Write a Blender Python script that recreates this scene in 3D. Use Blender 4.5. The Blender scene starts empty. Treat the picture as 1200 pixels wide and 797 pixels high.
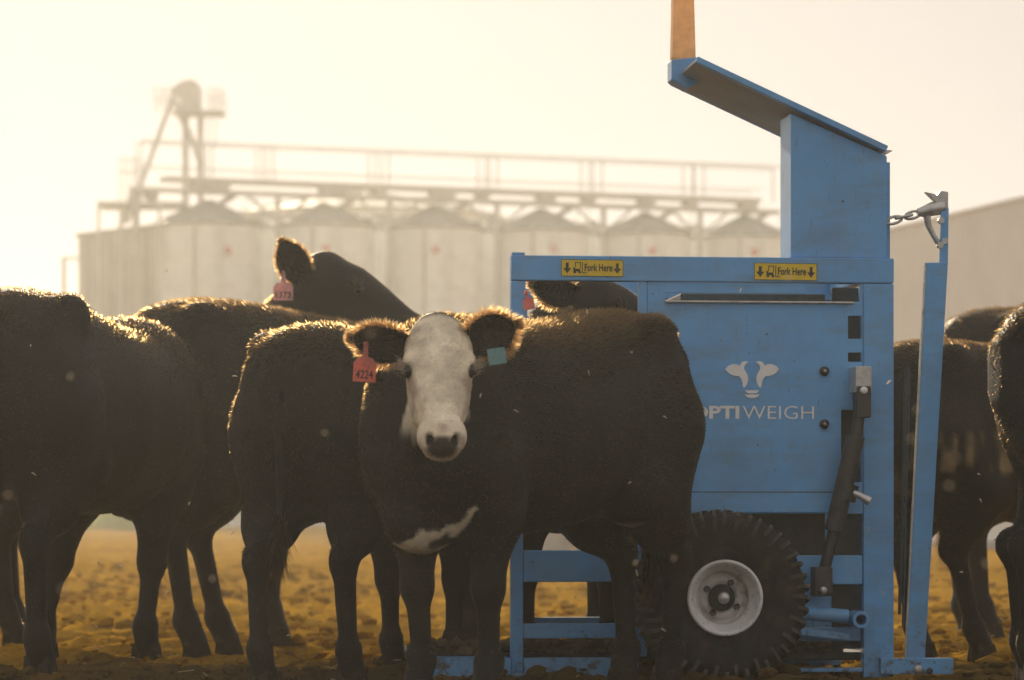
import bpy, bmesh, math, random
import numpy as np
from mathutils import Vector, Matrix

random.seed(7)
RNG = np.random.default_rng(7)
S = bpy.context.scene
COL = S.collection
rad = math.radians

# ------------------------------------------------------------------ camera, sky, sun, exposure
CAMH, HZ, FPX = 0.60, 600.0, 3600.0           # camera height, horizon row and focal length in photo pixels
cd = bpy.data.cameras.new("camera")
cam = bpy.data.objects.new("camera", cd)
COL.objects.link(cam)
cam.location = (0, 0, CAMH)
cam.rotation_euler = (rad(90), 0, 0)
cd.sensor_width = 36
cd.lens = 36 * FPX / 1200
cd.shift_y = (HZ - 398.5) / 1200
cd.clip_start, cd.clip_end = 0.1, 3000
cd.dof.use_dof = True
cd.dof.focus_distance = 10.6
cd.dof.aperture_fstop = 3.8
S.camera = cam

SUN_EL, SUN_AZ = 18.0, -10.0                   # degrees; azimuth measured from +Y (straight ahead) towards +X
to_sun = Vector((math.sin(rad(SUN_AZ)) * math.cos(rad(SUN_EL)),
                 math.cos(rad(SUN_AZ)) * math.cos(rad(SUN_EL)), math.sin(rad(SUN_EL))))
sd = bpy.data.lights.new("sun", 'SUN')
sun = bpy.data.objects.new("sun", sd)
COL.objects.link(sun)
sun.rotation_euler = to_sun.to_track_quat('Z', 'Y').to_euler()
sd.energy = 3.6
sd.angle = rad(0.5)
sd.color = (1.0, 0.83, 0.60)

W = bpy.data.worlds.new("World")
S.world = W
W.use_nodes = True
wn, wl = W.node_tree.nodes, W.node_tree.links
wn.clear()
sky = wn.new('ShaderNodeTexSky')
sky.sky_type = 'NISHITA'
sky.sun_disc = False
sky.sun_elevation = rad(SUN_EL)
sky.sun_rotation = rad(SUN_AZ)
sky.dust_density = 4.0
sky.air_density = 1.0
sky.ozone_density = 1.0
mixh = wn.new('ShaderNodeMix')                 # a dusty sky: the blue washed out by a cream veil all round
mixh.data_type = 'RGBA'
mixh.inputs[0].default_value = 0.975
mixh.inputs[7].default_value = (4.55, 4.25, 4.2, 1)
bg = wn.new('ShaderNodeBackground')
bg.inputs[1].default_value = 0.085
wo = wn.new('ShaderNodeOutputWorld')
wl.new(sky.outputs[0], mixh.inputs[6])
wl.new(mixh.outputs[2], bg.inputs[0])
wl.new(bg.outputs[0], wo.inputs[0])

S.view_settings.view_transform = 'Standard'
S.view_settings.look = 'None'
S.view_settings.exposure = 0.62
S.view_settings.gamma = 1
S.render.engine = 'CYCLES'
S.cycles.use_denoising = True
S.cycles.max_bounces = 8
S.cycles.transparent_max_bounces = 8
HAZE_DENSITY, HAZE_G = 0.0014, 0.58


# ------------------------------------------------------------------ helpers
def wpt(px, py, Y):
    """photo pixel + depth -> point of the place"""
    return Vector(((px - 600) * Y / FPX, Y, CAMH + (HZ - py) * Y / FPX))


def gx(px, Y):
    return (px - 600) * Y / FPX


def gz(py, Y):
    return CAMH + (HZ - py) * Y / FPX


def link_mesh(name, me, mat=None, parent=None, loc=None):
    o = bpy.data.objects.new(name, me)
    COL.objects.link(o)
    if mat is not None and not me.materials:
        me.materials.append(mat)
    if parent is not None:
        o.parent = parent
    if loc is not None:
        o.location = loc
    return o


def tag(o, label=None, cat=None, group=None, kind=None):
    if label:
        o["label"] = label
    if cat:
        o["category"] = cat
    if group:
        o["group"] = group
    if kind:
        o["kind"] = kind
    return o


def empty(name, loc=(0, 0, 0), rz=0.0):
    o = bpy.data.objects.new(name, None)
    COL.objects.link(o)
    o.location = loc
    o.rotation_euler = (0, 0, rz)
    o.empty_display_size = 0.2
    return o


class MB:
    """collects shapes, then links them as ONE mesh object"""

    def __init__(self):
        self.v, self.f, self.sm = [], [], []

    def add(self, vs, fs, smooth=False):
        b = len(self.v)
        self.v += [tuple(p) for p in vs]
        self.f += [tuple(i + b for i in f) for f in fs]
        self.sm += [smooth] * len(fs)
        return self

    def box(self, lo, hi):
        x0, y0, z0 = lo
        x1, y1, z1 = hi
        vs = [(x0, y0, z0), (x1, y0, z0), (x1, y1, z0), (x0, y1, z0), (x0, y0, z1), (x1, y0, z1), (x1, y1, z1), (x0, y1, z1)]
        return self.add(vs, [(0, 3, 2, 1), (4, 5, 6, 7), (0, 1, 5, 4), (1, 2, 6, 5), (2, 3, 7, 6), (3, 0, 4, 7)])

    def prism(self, poly, v0, v1, plane='xz'):
        """poly in (u,z), extruded from y=v0 (front) to y=v1"""
        n = len(poly)
        area = sum(poly[i][0] * poly[(i + 1) % n][1] - poly[(i + 1) % n][0] * poly[i][1] for i in range(n))
        if area < 0:
            poly = poly[::-1]
        if plane == 'xz':
            vs = [(u, v0, z) for u, z in poly] + [(u, v1, z) for u, z in poly]
        else:
            vs = [(u, z, v0) for u, z in poly] + [(u, z, v1) for u, z in poly]
        fs = [tuple(range(n)), tuple(range(2 * n - 1, n - 1, -1))]
        fs += [(i, i + n, (i + 1) % n + n, (i + 1) % n) for i in range(n)]
        return self.add(vs, fs)

    def tube(self, pts, r, n=10, cap=True, smooth=True):
        pts = [Vector(p) for p in pts]
        rs = r if isinstance(r, (list, tuple)) else [r] * len(pts)
        rings = []
        up = Vector((0.13, 0.31, 0.94))
        for i, p in enumerate(pts):
            t = (pts[min(i + 1, len(pts) - 1)] - pts[max(i - 1, 0)]).normalized()
            a = t.cross(up)
            if a.length < 1e-3:
                a = t.cross(Vector((1, 0, 0)))
            a.normalize()
            b = t.cross(a)
            rings.append([p + (a * math.cos(2 * math.pi * k / n) + b * math.sin(2 * math.pi * k / n)) * rs[i] for k in range(n)])
        vs = [q for rg in rings for q in rg]
        fs = []
        for i in range(len(pts) - 1):
            for k in range(n):
                k2 = (k + 1) % n
                fs.append((i * n + k, i * n + k2, (i + 1) * n + k2, (i + 1) * n + k))
        self.add(vs, fs, smooth)
        if cap:
            self.add(rings[0], [tuple(range(n))[::-1]])
            self.add(rings[-1], [tuple(range(n))])
        return self

    def lathe(self, prof, n=32, axis='y', center=(0, 0, 0), smooth=True, closed=False):
        """prof: list of (radius, along)"""
        m = len(prof)
        vs = []
        for k in range(n):
            a = 2 * math.pi * k / n
            for r, h in prof:
                if axis == 'y':
                    vs.append((center[0] + r * math.cos(a), center[1] + h, center[2] + r * math.sin(a)))
                else:
                    vs.append((center[0] + r * math.cos(a), center[1] + r * math.sin(a), center[2] + h))
        fs = []
        for k in range(n):
            k2 = (k + 1) % n
            for i in range(m if closed else m - 1):
                i2 = (i + 1) % m
                fs.append((k * m + i, k2 * m + i, k2 * m + i2, k * m + i2))
        return self.add(vs, fs, smooth)

    def plate(self, rect, holes, v0, v1):
        """a rectangular plate in the u-z plane with rectangular holes cut through it"""
        us = sorted({rect[0], rect[2], *[h[0] for h in holes], *[h[2] for h in holes]})
        zs = sorted({rect[1], rect[3], *[h[1] for h in holes], *[h[3] for h in holes]})
        us = [u for u in us if rect[0] <= u <= rect[2]]
        zs = [z for z in zs if rect[1] <= z <= rect[3]]

        def solid(i, j):
            if i < 0 or j < 0 or i >= len(us) - 1 or j >= len(zs) - 1:
                return False
            cu, cz = (us[i] + us[i + 1]) / 2, (zs[j] + zs[j + 1]) / 2
            return not any(h[0] < cu < h[2] and h[1] < cz < h[3] for h in holes)

        ids = {}

        def vid(i, j, k):
            if (i, j, k) not in ids:
                ids[(i, j, k)] = len(vs)
                vs.append((us[i], v1 if k else v0, zs[j]))
            return ids[(i, j, k)]

        vs, fs = [], []
        for i in range(len(us) - 1):
            for j in range(len(zs) - 1):
                if not solid(i, j):
                    continue
                fs.append((vid(i, j, 0), vid(i + 1, j, 0), vid(i + 1, j + 1, 0), vid(i, j + 1, 0)))
                fs.append((vid(i, j + 1, 1), vid(i + 1, j + 1, 1), vid(i + 1, j, 1), vid(i, j, 1)))
                if not solid(i - 1, j):
                    fs.append((vid(i, j, 1), vid(i, j, 0), vid(i, j + 1, 0), vid(i, j + 1, 1)))
                if not solid(i + 1, j):
                    fs.append((vid(i + 1, j, 0), vid(i + 1, j, 1), vid(i + 1, j + 1, 1), vid(i + 1, j + 1, 0)))
                if not solid(i, j - 1):
                    fs.append((vid(i, j, 1), vid(i + 1, j, 1), vid(i + 1, j, 0), vid(i, j, 0)))
                if not solid(i, j + 1):
                    fs.append((vid(i, j + 1, 0), vid(i + 1, j + 1, 0), vid(i + 1, j + 1, 1), vid(i, j + 1, 1)))
        return self.add(vs, fs)

    def build(self, name, mat, parent=None, bevel=0.0, loc=None, fix=True):
        me = bpy.data.meshes.new(name)
        me.from_pydata(self.v, [], self.f)
        me.polygons.foreach_set("use_smooth", self.sm)
        if fix or bevel:
            bm = bmesh.new()
            bm.from_mesh(me)
            if bevel:
                bmesh.ops.remove_doubles(bm, verts=bm.verts, dist=1e-5)
            bmesh.ops.recalc_face_normals(bm, faces=bm.faces)
            if bevel:
                es = [e for e in bm.edges if len(e.link_faces) == 2 and e.calc_face_angle(0) > 0.5]
                bmesh.ops.bevel(bm, geom=es, offset=bevel, segments=2, profile=0.6, affect='EDGES', clamp_overlap=True)
            bm.to_mesh(me)
            bm.free()
        me.update()
        return link_mesh(name, me, mat, parent, loc)


def np_mesh(name, V, F, mat=None, smooth=True, col=None):
    """fast mesh from numpy arrays (F: n x 3 or n x 4)"""
    me = bpy.data.meshes.new(name)
    V = np.asarray(V, np.float32)
    F = np.asarray(F, np.int32)
    me.vertices.add(len(V))
    me.vertices.foreach_set("co", V.ravel())
    k = F.shape[1]
    me.loops.add(F.size)
    me.loops.foreach_set("vertex_index", F.ravel())
    me.polygons.add(len(F))
    me.polygons.foreach_set("loop_start", np.arange(0, F.size, k, dtype=np.int32))
    me.polygons.foreach_set("use_smooth", np.full(len(F), smooth))
    if col is not None:
        a = me.color_attributes.new("col", 'FLOAT_COLOR', 'POINT')
        c4 = np.ones((len(V), 4), np.float32)
        c4[:, :3] = col
        a.data.foreach_set("color", c4.ravel())
    me.update(calc_edges=True)
    me.validate()
    if mat:
        me.materials.append(mat)
    return me


def hash3(i, j, k, seed):
    n = (i * 374761393 + j * 668265263 + k * 2147483647 + seed * 974634777) & 0xFFFFFFFF
    n = ((n ^ (n >> 13)) * 1274126177) & 0xFFFFFFFF
    n = n ^ (n >> 16)
    return (n & 0xFFFF) / 65535.0


def vnoise(x, y, z=None, seed=0):
    """value noise in 0..1"""
    x, y = np.asarray(x, float), np.asarray(y, float)
    z = np.zeros_like(x) if z is None else np.asarray(z, float)
    xi, yi, zi = np.floor(x).astype(np.int64), np.floor(y).astype(np.int64), np.floor(z).astype(np.int64)
    fx, fy, fz = x - xi, y - yi, z - zi
    fx, fy, fz = [t * t * (3 - 2 * t) for t in (fx, fy, fz)]
    r = 0
    for a in (0, 1):
        for b in (0, 1):
            for c in (0, 1):
                w = (fx if a else 1 - fx) * (fy if b else 1 - fy) * (fz if c else 1 - fz)
                r = r + w * hash3(xi + a, yi + b, zi + c, seed)
    return r


def sstep(a, b, x):
    t = np.clip((x - a) / (b - a), 0, 1)
    return t * t * (3 - 2 * t)


# ------------------------------------------------------------------ materials
def new_mat(name):
    m = bpy.data.materials.new(name)
    m.use_nodes = True
    nt = m.node_tree
    b = nt.nodes['Principled BSDF']
    return m, nt, b


def nz(nt, scale, detail=4, rough=0.6, coord='Object', vec=None, stretch=None):
    tc = nt.nodes.new('ShaderNodeTexCoord')
    n = nt.nodes.new('ShaderNodeTexNoise')
    n.inputs['Scale'].default_value = scale
    n.inputs['Detail'].default_value = detail
    n.inputs['Roughness'].default_value = rough
    src = tc.outputs[coord]
    if stretch:
        mp = nt.nodes.new('ShaderNodeMapping')
        mp.inputs['Scale'].default_value = stretch
        nt.links.new(src, mp.inputs[0])
        src = mp.outputs[0]
    nt.links.new(src, n.inputs['Vector'])
    return n.outputs['Fac']


def ramp(nt, src, stops):
    r = nt.nodes.new('ShaderNodeValToRGB')
    e = r.color_ramp.elements
    while len(e) < len(stops):
        e.new(0.5)
    for i, (p, c) in enumerate(stops):
        e[i].position = p
        e[i].color = (c, c, c, 1) if isinstance(c, (int, float)) else (*c, 1)
    nt.links.new(src, r.inputs[0])
    return r.outputs[0]


def mixc(nt, fac, a, b, blend='MIX'):
    m = nt.nodes.new('ShaderNodeMix')
    m.data_type = 'RGBA'
    m.blend_type = blend
    for i, x in ((0, fac), (6, a), (7, b)):
        if isinstance(x, (int, float)):
            m.inputs[i].default_value = x
        elif isinstance(x, tuple):
            m.inputs[i].default_value = (*x, 1)
        else:
            nt.links.new(x, m.inputs[i])
    return m.outputs[2]


def mathn(nt, op, a, b=None):
    m = nt.nodes.new('ShaderNodeMath')
    m.operation = op
    for i, x in enumerate((a, b)):
        if x is None:
            continue
        if isinstance(x, (int, float)):
            m.inputs[i].default_value = x
        else:
            nt.links.new(x, m.inputs[i])
    return m.outputs[0]


def bump(nt, b, src, strength=0.3, dist=0.01):
    n = nt.nodes.new('ShaderNodeBump')
    n.inputs['Strength'].default_value = strength
    n.inputs['Distance'].default_value = dist
    nt.links.new(src, n.inputs['Height'])
    nt.links.new(n.outputs[0], b.inputs['Normal'])


def simple(name, colour, rough=0.6, metal=0.0, var=0.25, scale=12, bmp=0.1, dirt=None, dirt_amt=0.5):
    m, nt, b = new_mat(name)
    f = nz(nt, scale, 6)
    dark = tuple(c * (1 - var) for c in colour)
    lite = tuple(min(1, c * (1 + var)) for c in colour)
    c = ramp(nt, f, [(0.3, dark), (0.7, lite)])
    if dirt:
        f2 = ramp(nt, nz(nt, scale * 0.6, 8, 0.7), [(0.5, 0.0), (0.68, dirt_amt)])
        c = mixc(nt, f2, c, dirt)
    nt.links.new(c, b.inputs['Base Color'])
    b.inputs['Roughness'].default_value = rough
    b.inputs['Metallic'].default_value = metal
    if bmp:
        bump(nt, b, f, bmp, 0.01)
    return m


def blue_paint():
    m, nt, b = new_mat("blue_paint")
    base = ramp(nt, nz(nt, 3.0, 6, 0.65), [(0.3, (0.11, 0.36, 0.70)), (0.7, (0.15, 0.44, 0.78))])
    streak = ramp(nt, nz(nt, 5.0, 5, 0.7, stretch=(3.0, 3.0, 0.25)), [(0.48, 0.0), (0.75, 0.35)])
    c = mixc(nt, streak, base, (0.20, 0.40, 0.58))
    # dried mud, thicker towards the ground
    tc = nt.nodes.new('ShaderNodeTexCoord')
    sp = nt.nodes.new('ShaderNodeSeparateXYZ')
    nt.links.new(tc.outputs['Object'], sp.inputs[0])
    low = ramp(nt, sp.outputs['Z'], [(0.0, 0.20), (0.28, 0.04), (0.9, 0.0)])
    spl = mathn(nt, 'ADD', nz(nt, 22.0, 8, 0.75), low)
    mud = ramp(nt, spl, [(0.68, 0.0), (0.76, 0.9)])
    c = mixc(nt, mud, c, (0.075, 0.058, 0.04))
    dust = ramp(nt, mathn(nt, 'ADD', nz(nt, 7.0, 5), low), [(0.5, 0.0), (0.95, 0.4)])
    c = mixc(nt, dust, c, (0.15, 0.13, 0.10))
    wipe = ramp(nt, nz(nt, 9.0, 7, 0.75, stretch=(0.35, 1.0, 1.2)), [(0.48, 0.0), (0.68, 0.6)])
    c = mixc(nt, wipe, c, (0.14, 0.24, 0.35))
    rub = ramp(nt, nz(nt, 34.0, 6, 0.8, stretch=(1.6, 1.0, 0.3)), [(0.60, 0.0), (0.69, 0.6)])
    c = mixc(nt, rub, c, (0.075, 0.10, 0.13))
    sc = nz(nt, 60.0, 3, 0.5, stretch=(1, 1, 1))
    chip = ramp(nt, sc, [(0.735, 0.0), (0.75, 1.0)])
    c = mixc(nt, chip, c, (0.05, 0.045, 0.05))
    nt.links.new(c, b.inputs['Base Color'])
    b.inputs['Roughness'].default_value = 0.42
    bump(nt, b, nz(nt, 18, 3), 0.05, 0.01)
    return m


def coat_mat():
    m, nt, b = new_mat("coat")
    a = nt.nodes.new('ShaderNodeVertexColor')
    a.layer_name = "col"
    f = nz(nt, 14, 6, 0.7, stretch=(0.5, 1, 1))
    c = mixc(nt, 1.0, a.outputs[0], ramp(nt, f, [(0.25, 0.6), (0.75, 1.3)]), 'MULTIPLY')
    nt.links.new(c, b.inputs['Base Color'])
    b.inputs['Roughness'].default_value = 0.6
    b.inputs['Specular IOR Level'].default_value = 0.2
    bump(nt, b, nz(nt, 55, 6, 0.7, stretch=(0.35, 1, 1)), 0.35, 0.012)
    return m


def fur_mat():
    m, nt, b = new_mat("fur")
    nt.nodes.remove(b)
    a = nt.nodes.new('ShaderNodeVertexColor')
    a.layer_name = "col"
    d = nt.nodes.new('ShaderNodeBsdfDiffuse')
    t = nt.nodes.new('ShaderNodeBsdfTranslucent')
    g = nt.nodes.new('ShaderNodeBsdfRefraction')      # light from behind runs through the hair tips
    g.inputs['Roughness'].default_value = 0.62
    g.inputs['IOR'].default_value = 1.35
    g.inputs['Color'].default_value = (0.72, 0.50, 0.24, 1)
    nt.links.new(a.outputs[0], d.inputs['Color'])
    tcol = mixc(nt, 0.15, a.outputs[0], (0.52, 0.33, 0.15))
    nt.links.new(tcol, t.inputs['Color'])
    m1 = nt.nodes.new('ShaderNodeMixShader')
    m1.inputs[0].default_value = 0.5
    nt.links.new(d.outputs[0], m1.inputs[1])
    nt.links.new(t.outputs[0], m1.inputs[2])
    m2 = nt.nodes.new('ShaderNodeMixShader')
    m2.inputs[0].default_value = 0.26
    nt.links.new(m1.outputs[0], m2.inputs[1])
    nt.links.new(g.outputs[0], m2.inputs[2])
    nt.links.new(m2.outputs[0], nt.nodes['Material Output'].inputs[0])
    return m


def thin_mat(name, colour, trans=0.5, rough=0.5):
    """a thin sheet some light passes through (plastic tags, grass)"""
    m, nt, b = new_mat(name)
    f = ramp(nt, nz(nt, 30, 4), [(0.3, tuple(c * 0.75 for c in colour)), (0.7, colour)])
    if 'tag' in name:
        f = mixc(nt, ramp(nt, nz(nt, 60, 6, 0.75), [(0.5, 0.0), (0.66, 0.65)]), f, (0.16, 0.11, 0.07))
    nt.links.new(f, b.inputs['Base Color'])
    b.inputs['Roughness'].default_value = rough
    t = nt.nodes.new('ShaderNodeBsdfTranslucent')
    nt.links.new(f, t.inputs['Color'])
    mx = nt.nodes.new('ShaderNodeMixShader')
    mx.inputs[0].default_value = trans
    nt.links.new(b.outputs[0], mx.inputs[1])
    nt.links.new(t.outputs[0], mx.inputs[2])
    nt.links.new(mx.outputs[0], nt.nodes['Material Output'].inputs[0])
    return m


def soil_mat():
    m, nt, b = new_mat("soil")
    f1 = nz(nt, 0.35, 5, 0.6)
    f2 = nz(nt, 6.0, 8, 0.7)
    f3 = nz(nt, 40.0, 6, 0.7)
    c = ramp(nt, f1, [(0.3, (0.36, 0.193, 0.020)), (0.7, (0.52, 0.285, 0.032))])
    c = mixc(nt, 1.0, c, ramp(nt, f2, [(0.3, 0.55), (0.65, 1.15)]), 'MULTIPLY')
    c = mixc(nt, 1.0, c, ramp(nt, f3, [(0.3, 0.7), (0.7, 1.2)]), 'MULTIPLY')
    damp = ramp(nt, nz(nt, 1.1, 7, 0.72), [(0.54, 0.0), (0.66, 0.4)])
    c = mixc(nt, damp, c, (0.13, 0.082, 0.022))
    # shade on the near ground round cattle and crate, painted dark into the soil
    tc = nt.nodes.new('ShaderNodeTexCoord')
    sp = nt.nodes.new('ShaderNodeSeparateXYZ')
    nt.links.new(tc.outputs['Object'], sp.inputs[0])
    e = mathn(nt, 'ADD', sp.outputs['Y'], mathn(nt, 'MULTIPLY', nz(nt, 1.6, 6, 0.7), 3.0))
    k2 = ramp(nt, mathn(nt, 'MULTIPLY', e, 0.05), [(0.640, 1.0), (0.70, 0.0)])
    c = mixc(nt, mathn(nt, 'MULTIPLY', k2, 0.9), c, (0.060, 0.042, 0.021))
    nt.links.new(c, b.inputs['Base Color'])
    b.inputs['Roughness'].default_value = 0.95
    b.inputs['Specular IOR Level'].default_value = 0.0
    bump(nt, b, f3, 0.6, 0.02)
    return m


def rim_mat():
    m, nt, b = new_mat("white_rim_paint")
    c = ramp(nt, nz(nt, 9, 6, 0.7), [(0.3, (0.62, 0.61, 0.57)), (0.65, (0.86, 0.85, 0.81))])
    r = ramp(nt, nz(nt, 26, 8, 0.75), [(0.58, 0.0), (0.66, 0.85)])
    c = mixc(nt, r, c, (0.10, 0.06, 0.035))
    nt.links.new(c, b.inputs['Base Color'])
    b.inputs['Roughness'].default_value = 0.5
    return m


M = {
    'blue': blue_paint(),
    'coat': coat_mat(),
    'fur': fur_mat(),
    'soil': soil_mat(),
    'rim': rim_mat(),
    'disc': simple("rusty_wheel_disc", (0.62, 0.60, 0.55), 0.6, 0.1, 0.2, 12, 0.1, (0.06, 0.038, 0.025), 1.0),
    'lug': simple("dusty_lug_rubber", (0.06, 0.053, 0.044), 0.9, 0, 0.4, 30, 0.2, (0.14, 0.11, 0.07), 0.8),
    'rubber': simple("rubber", (0.03, 0.028, 0.026), 0.85, 0, 0.35, 20, 0.2, (0.10, 0.078, 0.052), 0.55),
    'steel': simple("dark_steel", (0.045, 0.045, 0.045), 0.5, 0.3, 0.3, 25, 0.1, (0.10, 0.08, 0.06), 0.5),
    'plated': simple("plated_steel", (0.55, 0.54, 0.5), 0.4, 0.6, 0.2, 40, 0.1, (0.2, 0.17, 0.13), 0.4),
    'galv': simple("galvanised_sheet", (0.70, 0.71, 0.66), 0.55, 0.25, 0.10, 1.2, 0.0, (0.33, 0.31, 0.27), 0.3),
    'galv_dark': simple("weathered_steel", (0.44, 0.43, 0.39), 0.7, 0.2, 0.2, 0.8, 0.0),
    'galv_roof': simple("roof_sheet", (0.22, 0.22, 0.20), 0.55, 0.25, 0.15, 1.0, 0.0),
    'concrete': simple("concrete", (0.42, 0.40, 0.36), 0.9, 0, 0.15, 3, 0.3, (0.25, 0.21, 0.15), 0.5),
    'shed': simple("shed_sheet", (0.78, 0.78, 0.74), 0.6, 0.1, 0.06, 0.8, 0.0),
    'store': simple("weathered_board", (0.38, 0.34, 0.27), 0.8, 0, 0.2, 1.0, 0.0),
    'yellow': simple("yellow_sticker", (0.78, 0.55, 0.02), 0.45, 0, 0.08, 30, 0.0, (0.4, 0.3, 0.08), 0.4),
    'black': simple("black_print", (0.025, 0.024, 0.02), 0.6, 0, 0.2, 30, 0.0),
    'white': simple("white_print", (0.86, 0.86, 0.82), 0.5, 0, 0.08, 30, 0.0),
    'orange': thin_mat("orange_plastic", (0.92, 0.66, 0.40), 0.6),
    'eye': simple("dark_eye", (0.012, 0.008, 0.006), 0.08, 0, 0.2, 20, 0.0),
    'hoof': simple("hoof_horn", (0.035, 0.027, 0.019), 0.85, 0, 0.4, 30, 0.3, (0.11, 0.078, 0.043), 0.7),
    'mud': simple("caked_mud", (0.12, 0.092, 0.055), 0.95, 0, 0.5, 14, 0.8),
    'pink_tag': thin_mat("pink_tag_plastic", (0.80, 0.26, 0.20), 0.35),
    'pale_tag': thin_mat("pale_pink_tag_plastic", (0.86, 0.52, 0.50), 0.4),
    'teal_tag': thin_mat("teal_tag_plastic", (0.30, 0.58, 0.60), 0.35),
    'red_disc': simple("red_disc", (0.55, 0.12, 0.08), 0.6, 0, 0.1, 5, 0.0),
    'grass': thin_mat("backlit_grass", (0.44, 0.46, 0.03), 0.55, 0.7),
    'straw': thin_mat("dry_straw", (0.52, 0.40, 0.19), 0.3, 0.8),
    'fleck': thin_mat("pale_fleck", (0.85, 0.75, 0.6), 0.6),
    'panel_dark': simple("solar_underside", (0.36, 0.345, 0.32), 0.6, 0.1, 0.12, 6, 0.0),
}


for k_ in ('hoof', 'mud', 'rubber'):
    M[k_].node_tree.nodes['Principled BSDF'].inputs['Specular IOR Level'].default_value = 0.12


def text_mesh(body, size, bold=0.0, xscale=1.0, depth=0.0012):
    c = bpy.data.curves.new("lettering", 'FONT')
    c.body = body
    c.size = size
    c.offset = bold
    c.extrude = depth / 2
    c.resolution_u = 3
    c.align_x = 'LEFT'
    o = bpy.data.objects.new("lettering", c)
    COL.objects.link(o)
    dg = bpy.context.evaluated_depsgraph_get()
    dg.update()
    me = bpy.data.meshes.new_from_object(o.evaluated_get(dg))
    bpy.data.objects.remove(o)
    bpy.data.curves.remove(c)
    n = len(me.vertices)
    co = np.empty(n * 3, np.float32)
    me.vertices.foreach_get("co", co)
    co = co.reshape(-1, 3)
    w = co[:, 0].max() - co[:, 0].min()
    out = np.empty_like(co)
    out[:, 0] = (co[:, 0] - co[:, 0].min()) * xscale
    out[:, 1] = -co[:, 2]
    out[:, 2] = co[:, 1] - co[:, 1].min()
    me.vertices.foreach_set("co", out.ravel())
    me.materials.clear()
    me.update()
    return me, w * xscale


# ------------------------------------------------------------------ the ground
def ground_h(x, y):
    d = np.clip((np.abs(y - 11)) / 8, 0, 1)
    h = 0.045 * (vnoise(x / 3.1, y / 2.2, seed=1) - 0.5) * (0.5 + d)
    h = h + 0.05 * (vnoise(x / 0.9, y / 0.8, seed=2) - 0.5)
    h = h + 0.075 * (vnoise(x / 0.24, y / 0.2, seed=3) - 0.5)
    h = h + 0.042 * (vnoise(x / 0.09, y / 0.08, seed=4) - 0.5)
    h = h + 0.016 * (vnoise(x / 0.035, y / 0.035, seed=5) - 0.5)
    mid_ = sstep(14, 20, y)
    h = h + mid_ * (0.10 * (vnoise(x / 5.0, y / 1.7, seed=8) - 0.5) + 0.05 * (vnoise(x / 1.3, y / 0.8, seed=9) - 0.5))
    hp = vnoise(x / .17, y / .19, seed=51)
    h = h - .05 * sstep(.72, .80, hp) * (y > 8) * (y < 24)
    far = sstep(25, 80, np.hypot(x, y))
    h = h + far * 0.10 * (vnoise(x / 14, y / 5, seed=6) - 0.5)
    return h - 0.015


def grown(a, b, s0, k):
    r, s = [a], s0
    sg = 1 if b > a else -1
    while (r[-1] - b) * sg < 0:
        s = s * k
        r.append(r[-1] + sg * s)
    r[-1] = b
    return r[1:]


fx = list(np.arange(-2.6, 2.61, 0.024))
xs = np.array(grown(fx[0], -430, 0.024, 1.18)[::-1] + fx + grown(fx[-1], 430, 0.024, 1.18))
fy = list(np.arange(8.4, 15.0, 0.024))
ys = np.array(grown(fy[0], -200, 0.024, 1.2)[::-1] + fy + grown(fy[-1], 460, 0.024, 1.018))
GX, GY = np.meshgrid(xs, ys, indexing='ij')
GZ = ground_h(GX, GY)
nx, ny = GX.shape
idx = np.arange(nx * ny).reshape(nx, ny)
GF = np.stack([idx[:-1, :-1], idx[1:, :-1], idx[1:, 1:], idx[:-1, 1:]], -1).reshape(-1, 4)
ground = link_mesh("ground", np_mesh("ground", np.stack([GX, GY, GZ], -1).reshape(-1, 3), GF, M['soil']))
tag(ground, "bare golden brown trampled soil of the cattle yard", kind='structure')


def ico():
    bm = bmesh.new()
    bmesh.ops.create_icosphere(bm, subdivisions=1, radius=1)
    V = np.array([v.co[:] for v in bm.verts])
    F = np.array([[v.index for v in f.verts] for f in bm.faces])
    bm.free()
    return V, F


ICO_V, ICO_F = ico()


def lumps(name, P, R, mat, flat=0.6, seed=3):
    r = np.random.default_rng(seed)
    n = len(P)
    V = ICO_V[None] * (1 + 0.45 * (r.random((n, len(ICO_V), 1)) - 0.5))
    sc = np.stack([R * (0.8 + 0.6 * r.random(n)), R * (0.8 + 0.6 * r.random(n)), R * flat * (0.7 + 0.6 * r.random(n))], -1)
    V = V * sc[:, None, :]
    a = r.random(n) * 6.28
    c, s = np.cos(a)[:, None], np.sin(a)[:, None]
    V = np.stack([V[..., 0] * c - V[..., 1] * s, V[..., 0] * s + V[..., 1] * c, V[..., 2]], -1) + P[:, None, :]
    F = (ICO_F[None] + (np.arange(n) * len(ICO_V))[:, None, None]).reshape(-1, 3)
    return np_mesh(name, V.reshape(-1, 3), F, mat, smooth=False)


n = 28000
cy = 8.8 + RNG.random(n) ** 1.4 * 26
cx = (RNG.random(n) - 0.5) * 0.42 * cy
kp = RNG.random(n) < sstep(.25, .7, vnoise(cx / 1.1, cy / .9, seed=44))
cx, cy = cx[kp], cy[kp]
n = len(cx)
cr = 0.006 + 0.040 * RNG.random(n) ** 3.0 * (.5 + vnoise(cx / .7, cy / .7, seed=45))
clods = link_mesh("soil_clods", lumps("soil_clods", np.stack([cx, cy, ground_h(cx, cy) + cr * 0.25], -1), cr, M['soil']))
tag(clods, "loose crumbly clods of golden soil scattered over the yard", kind='stuff')

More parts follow.
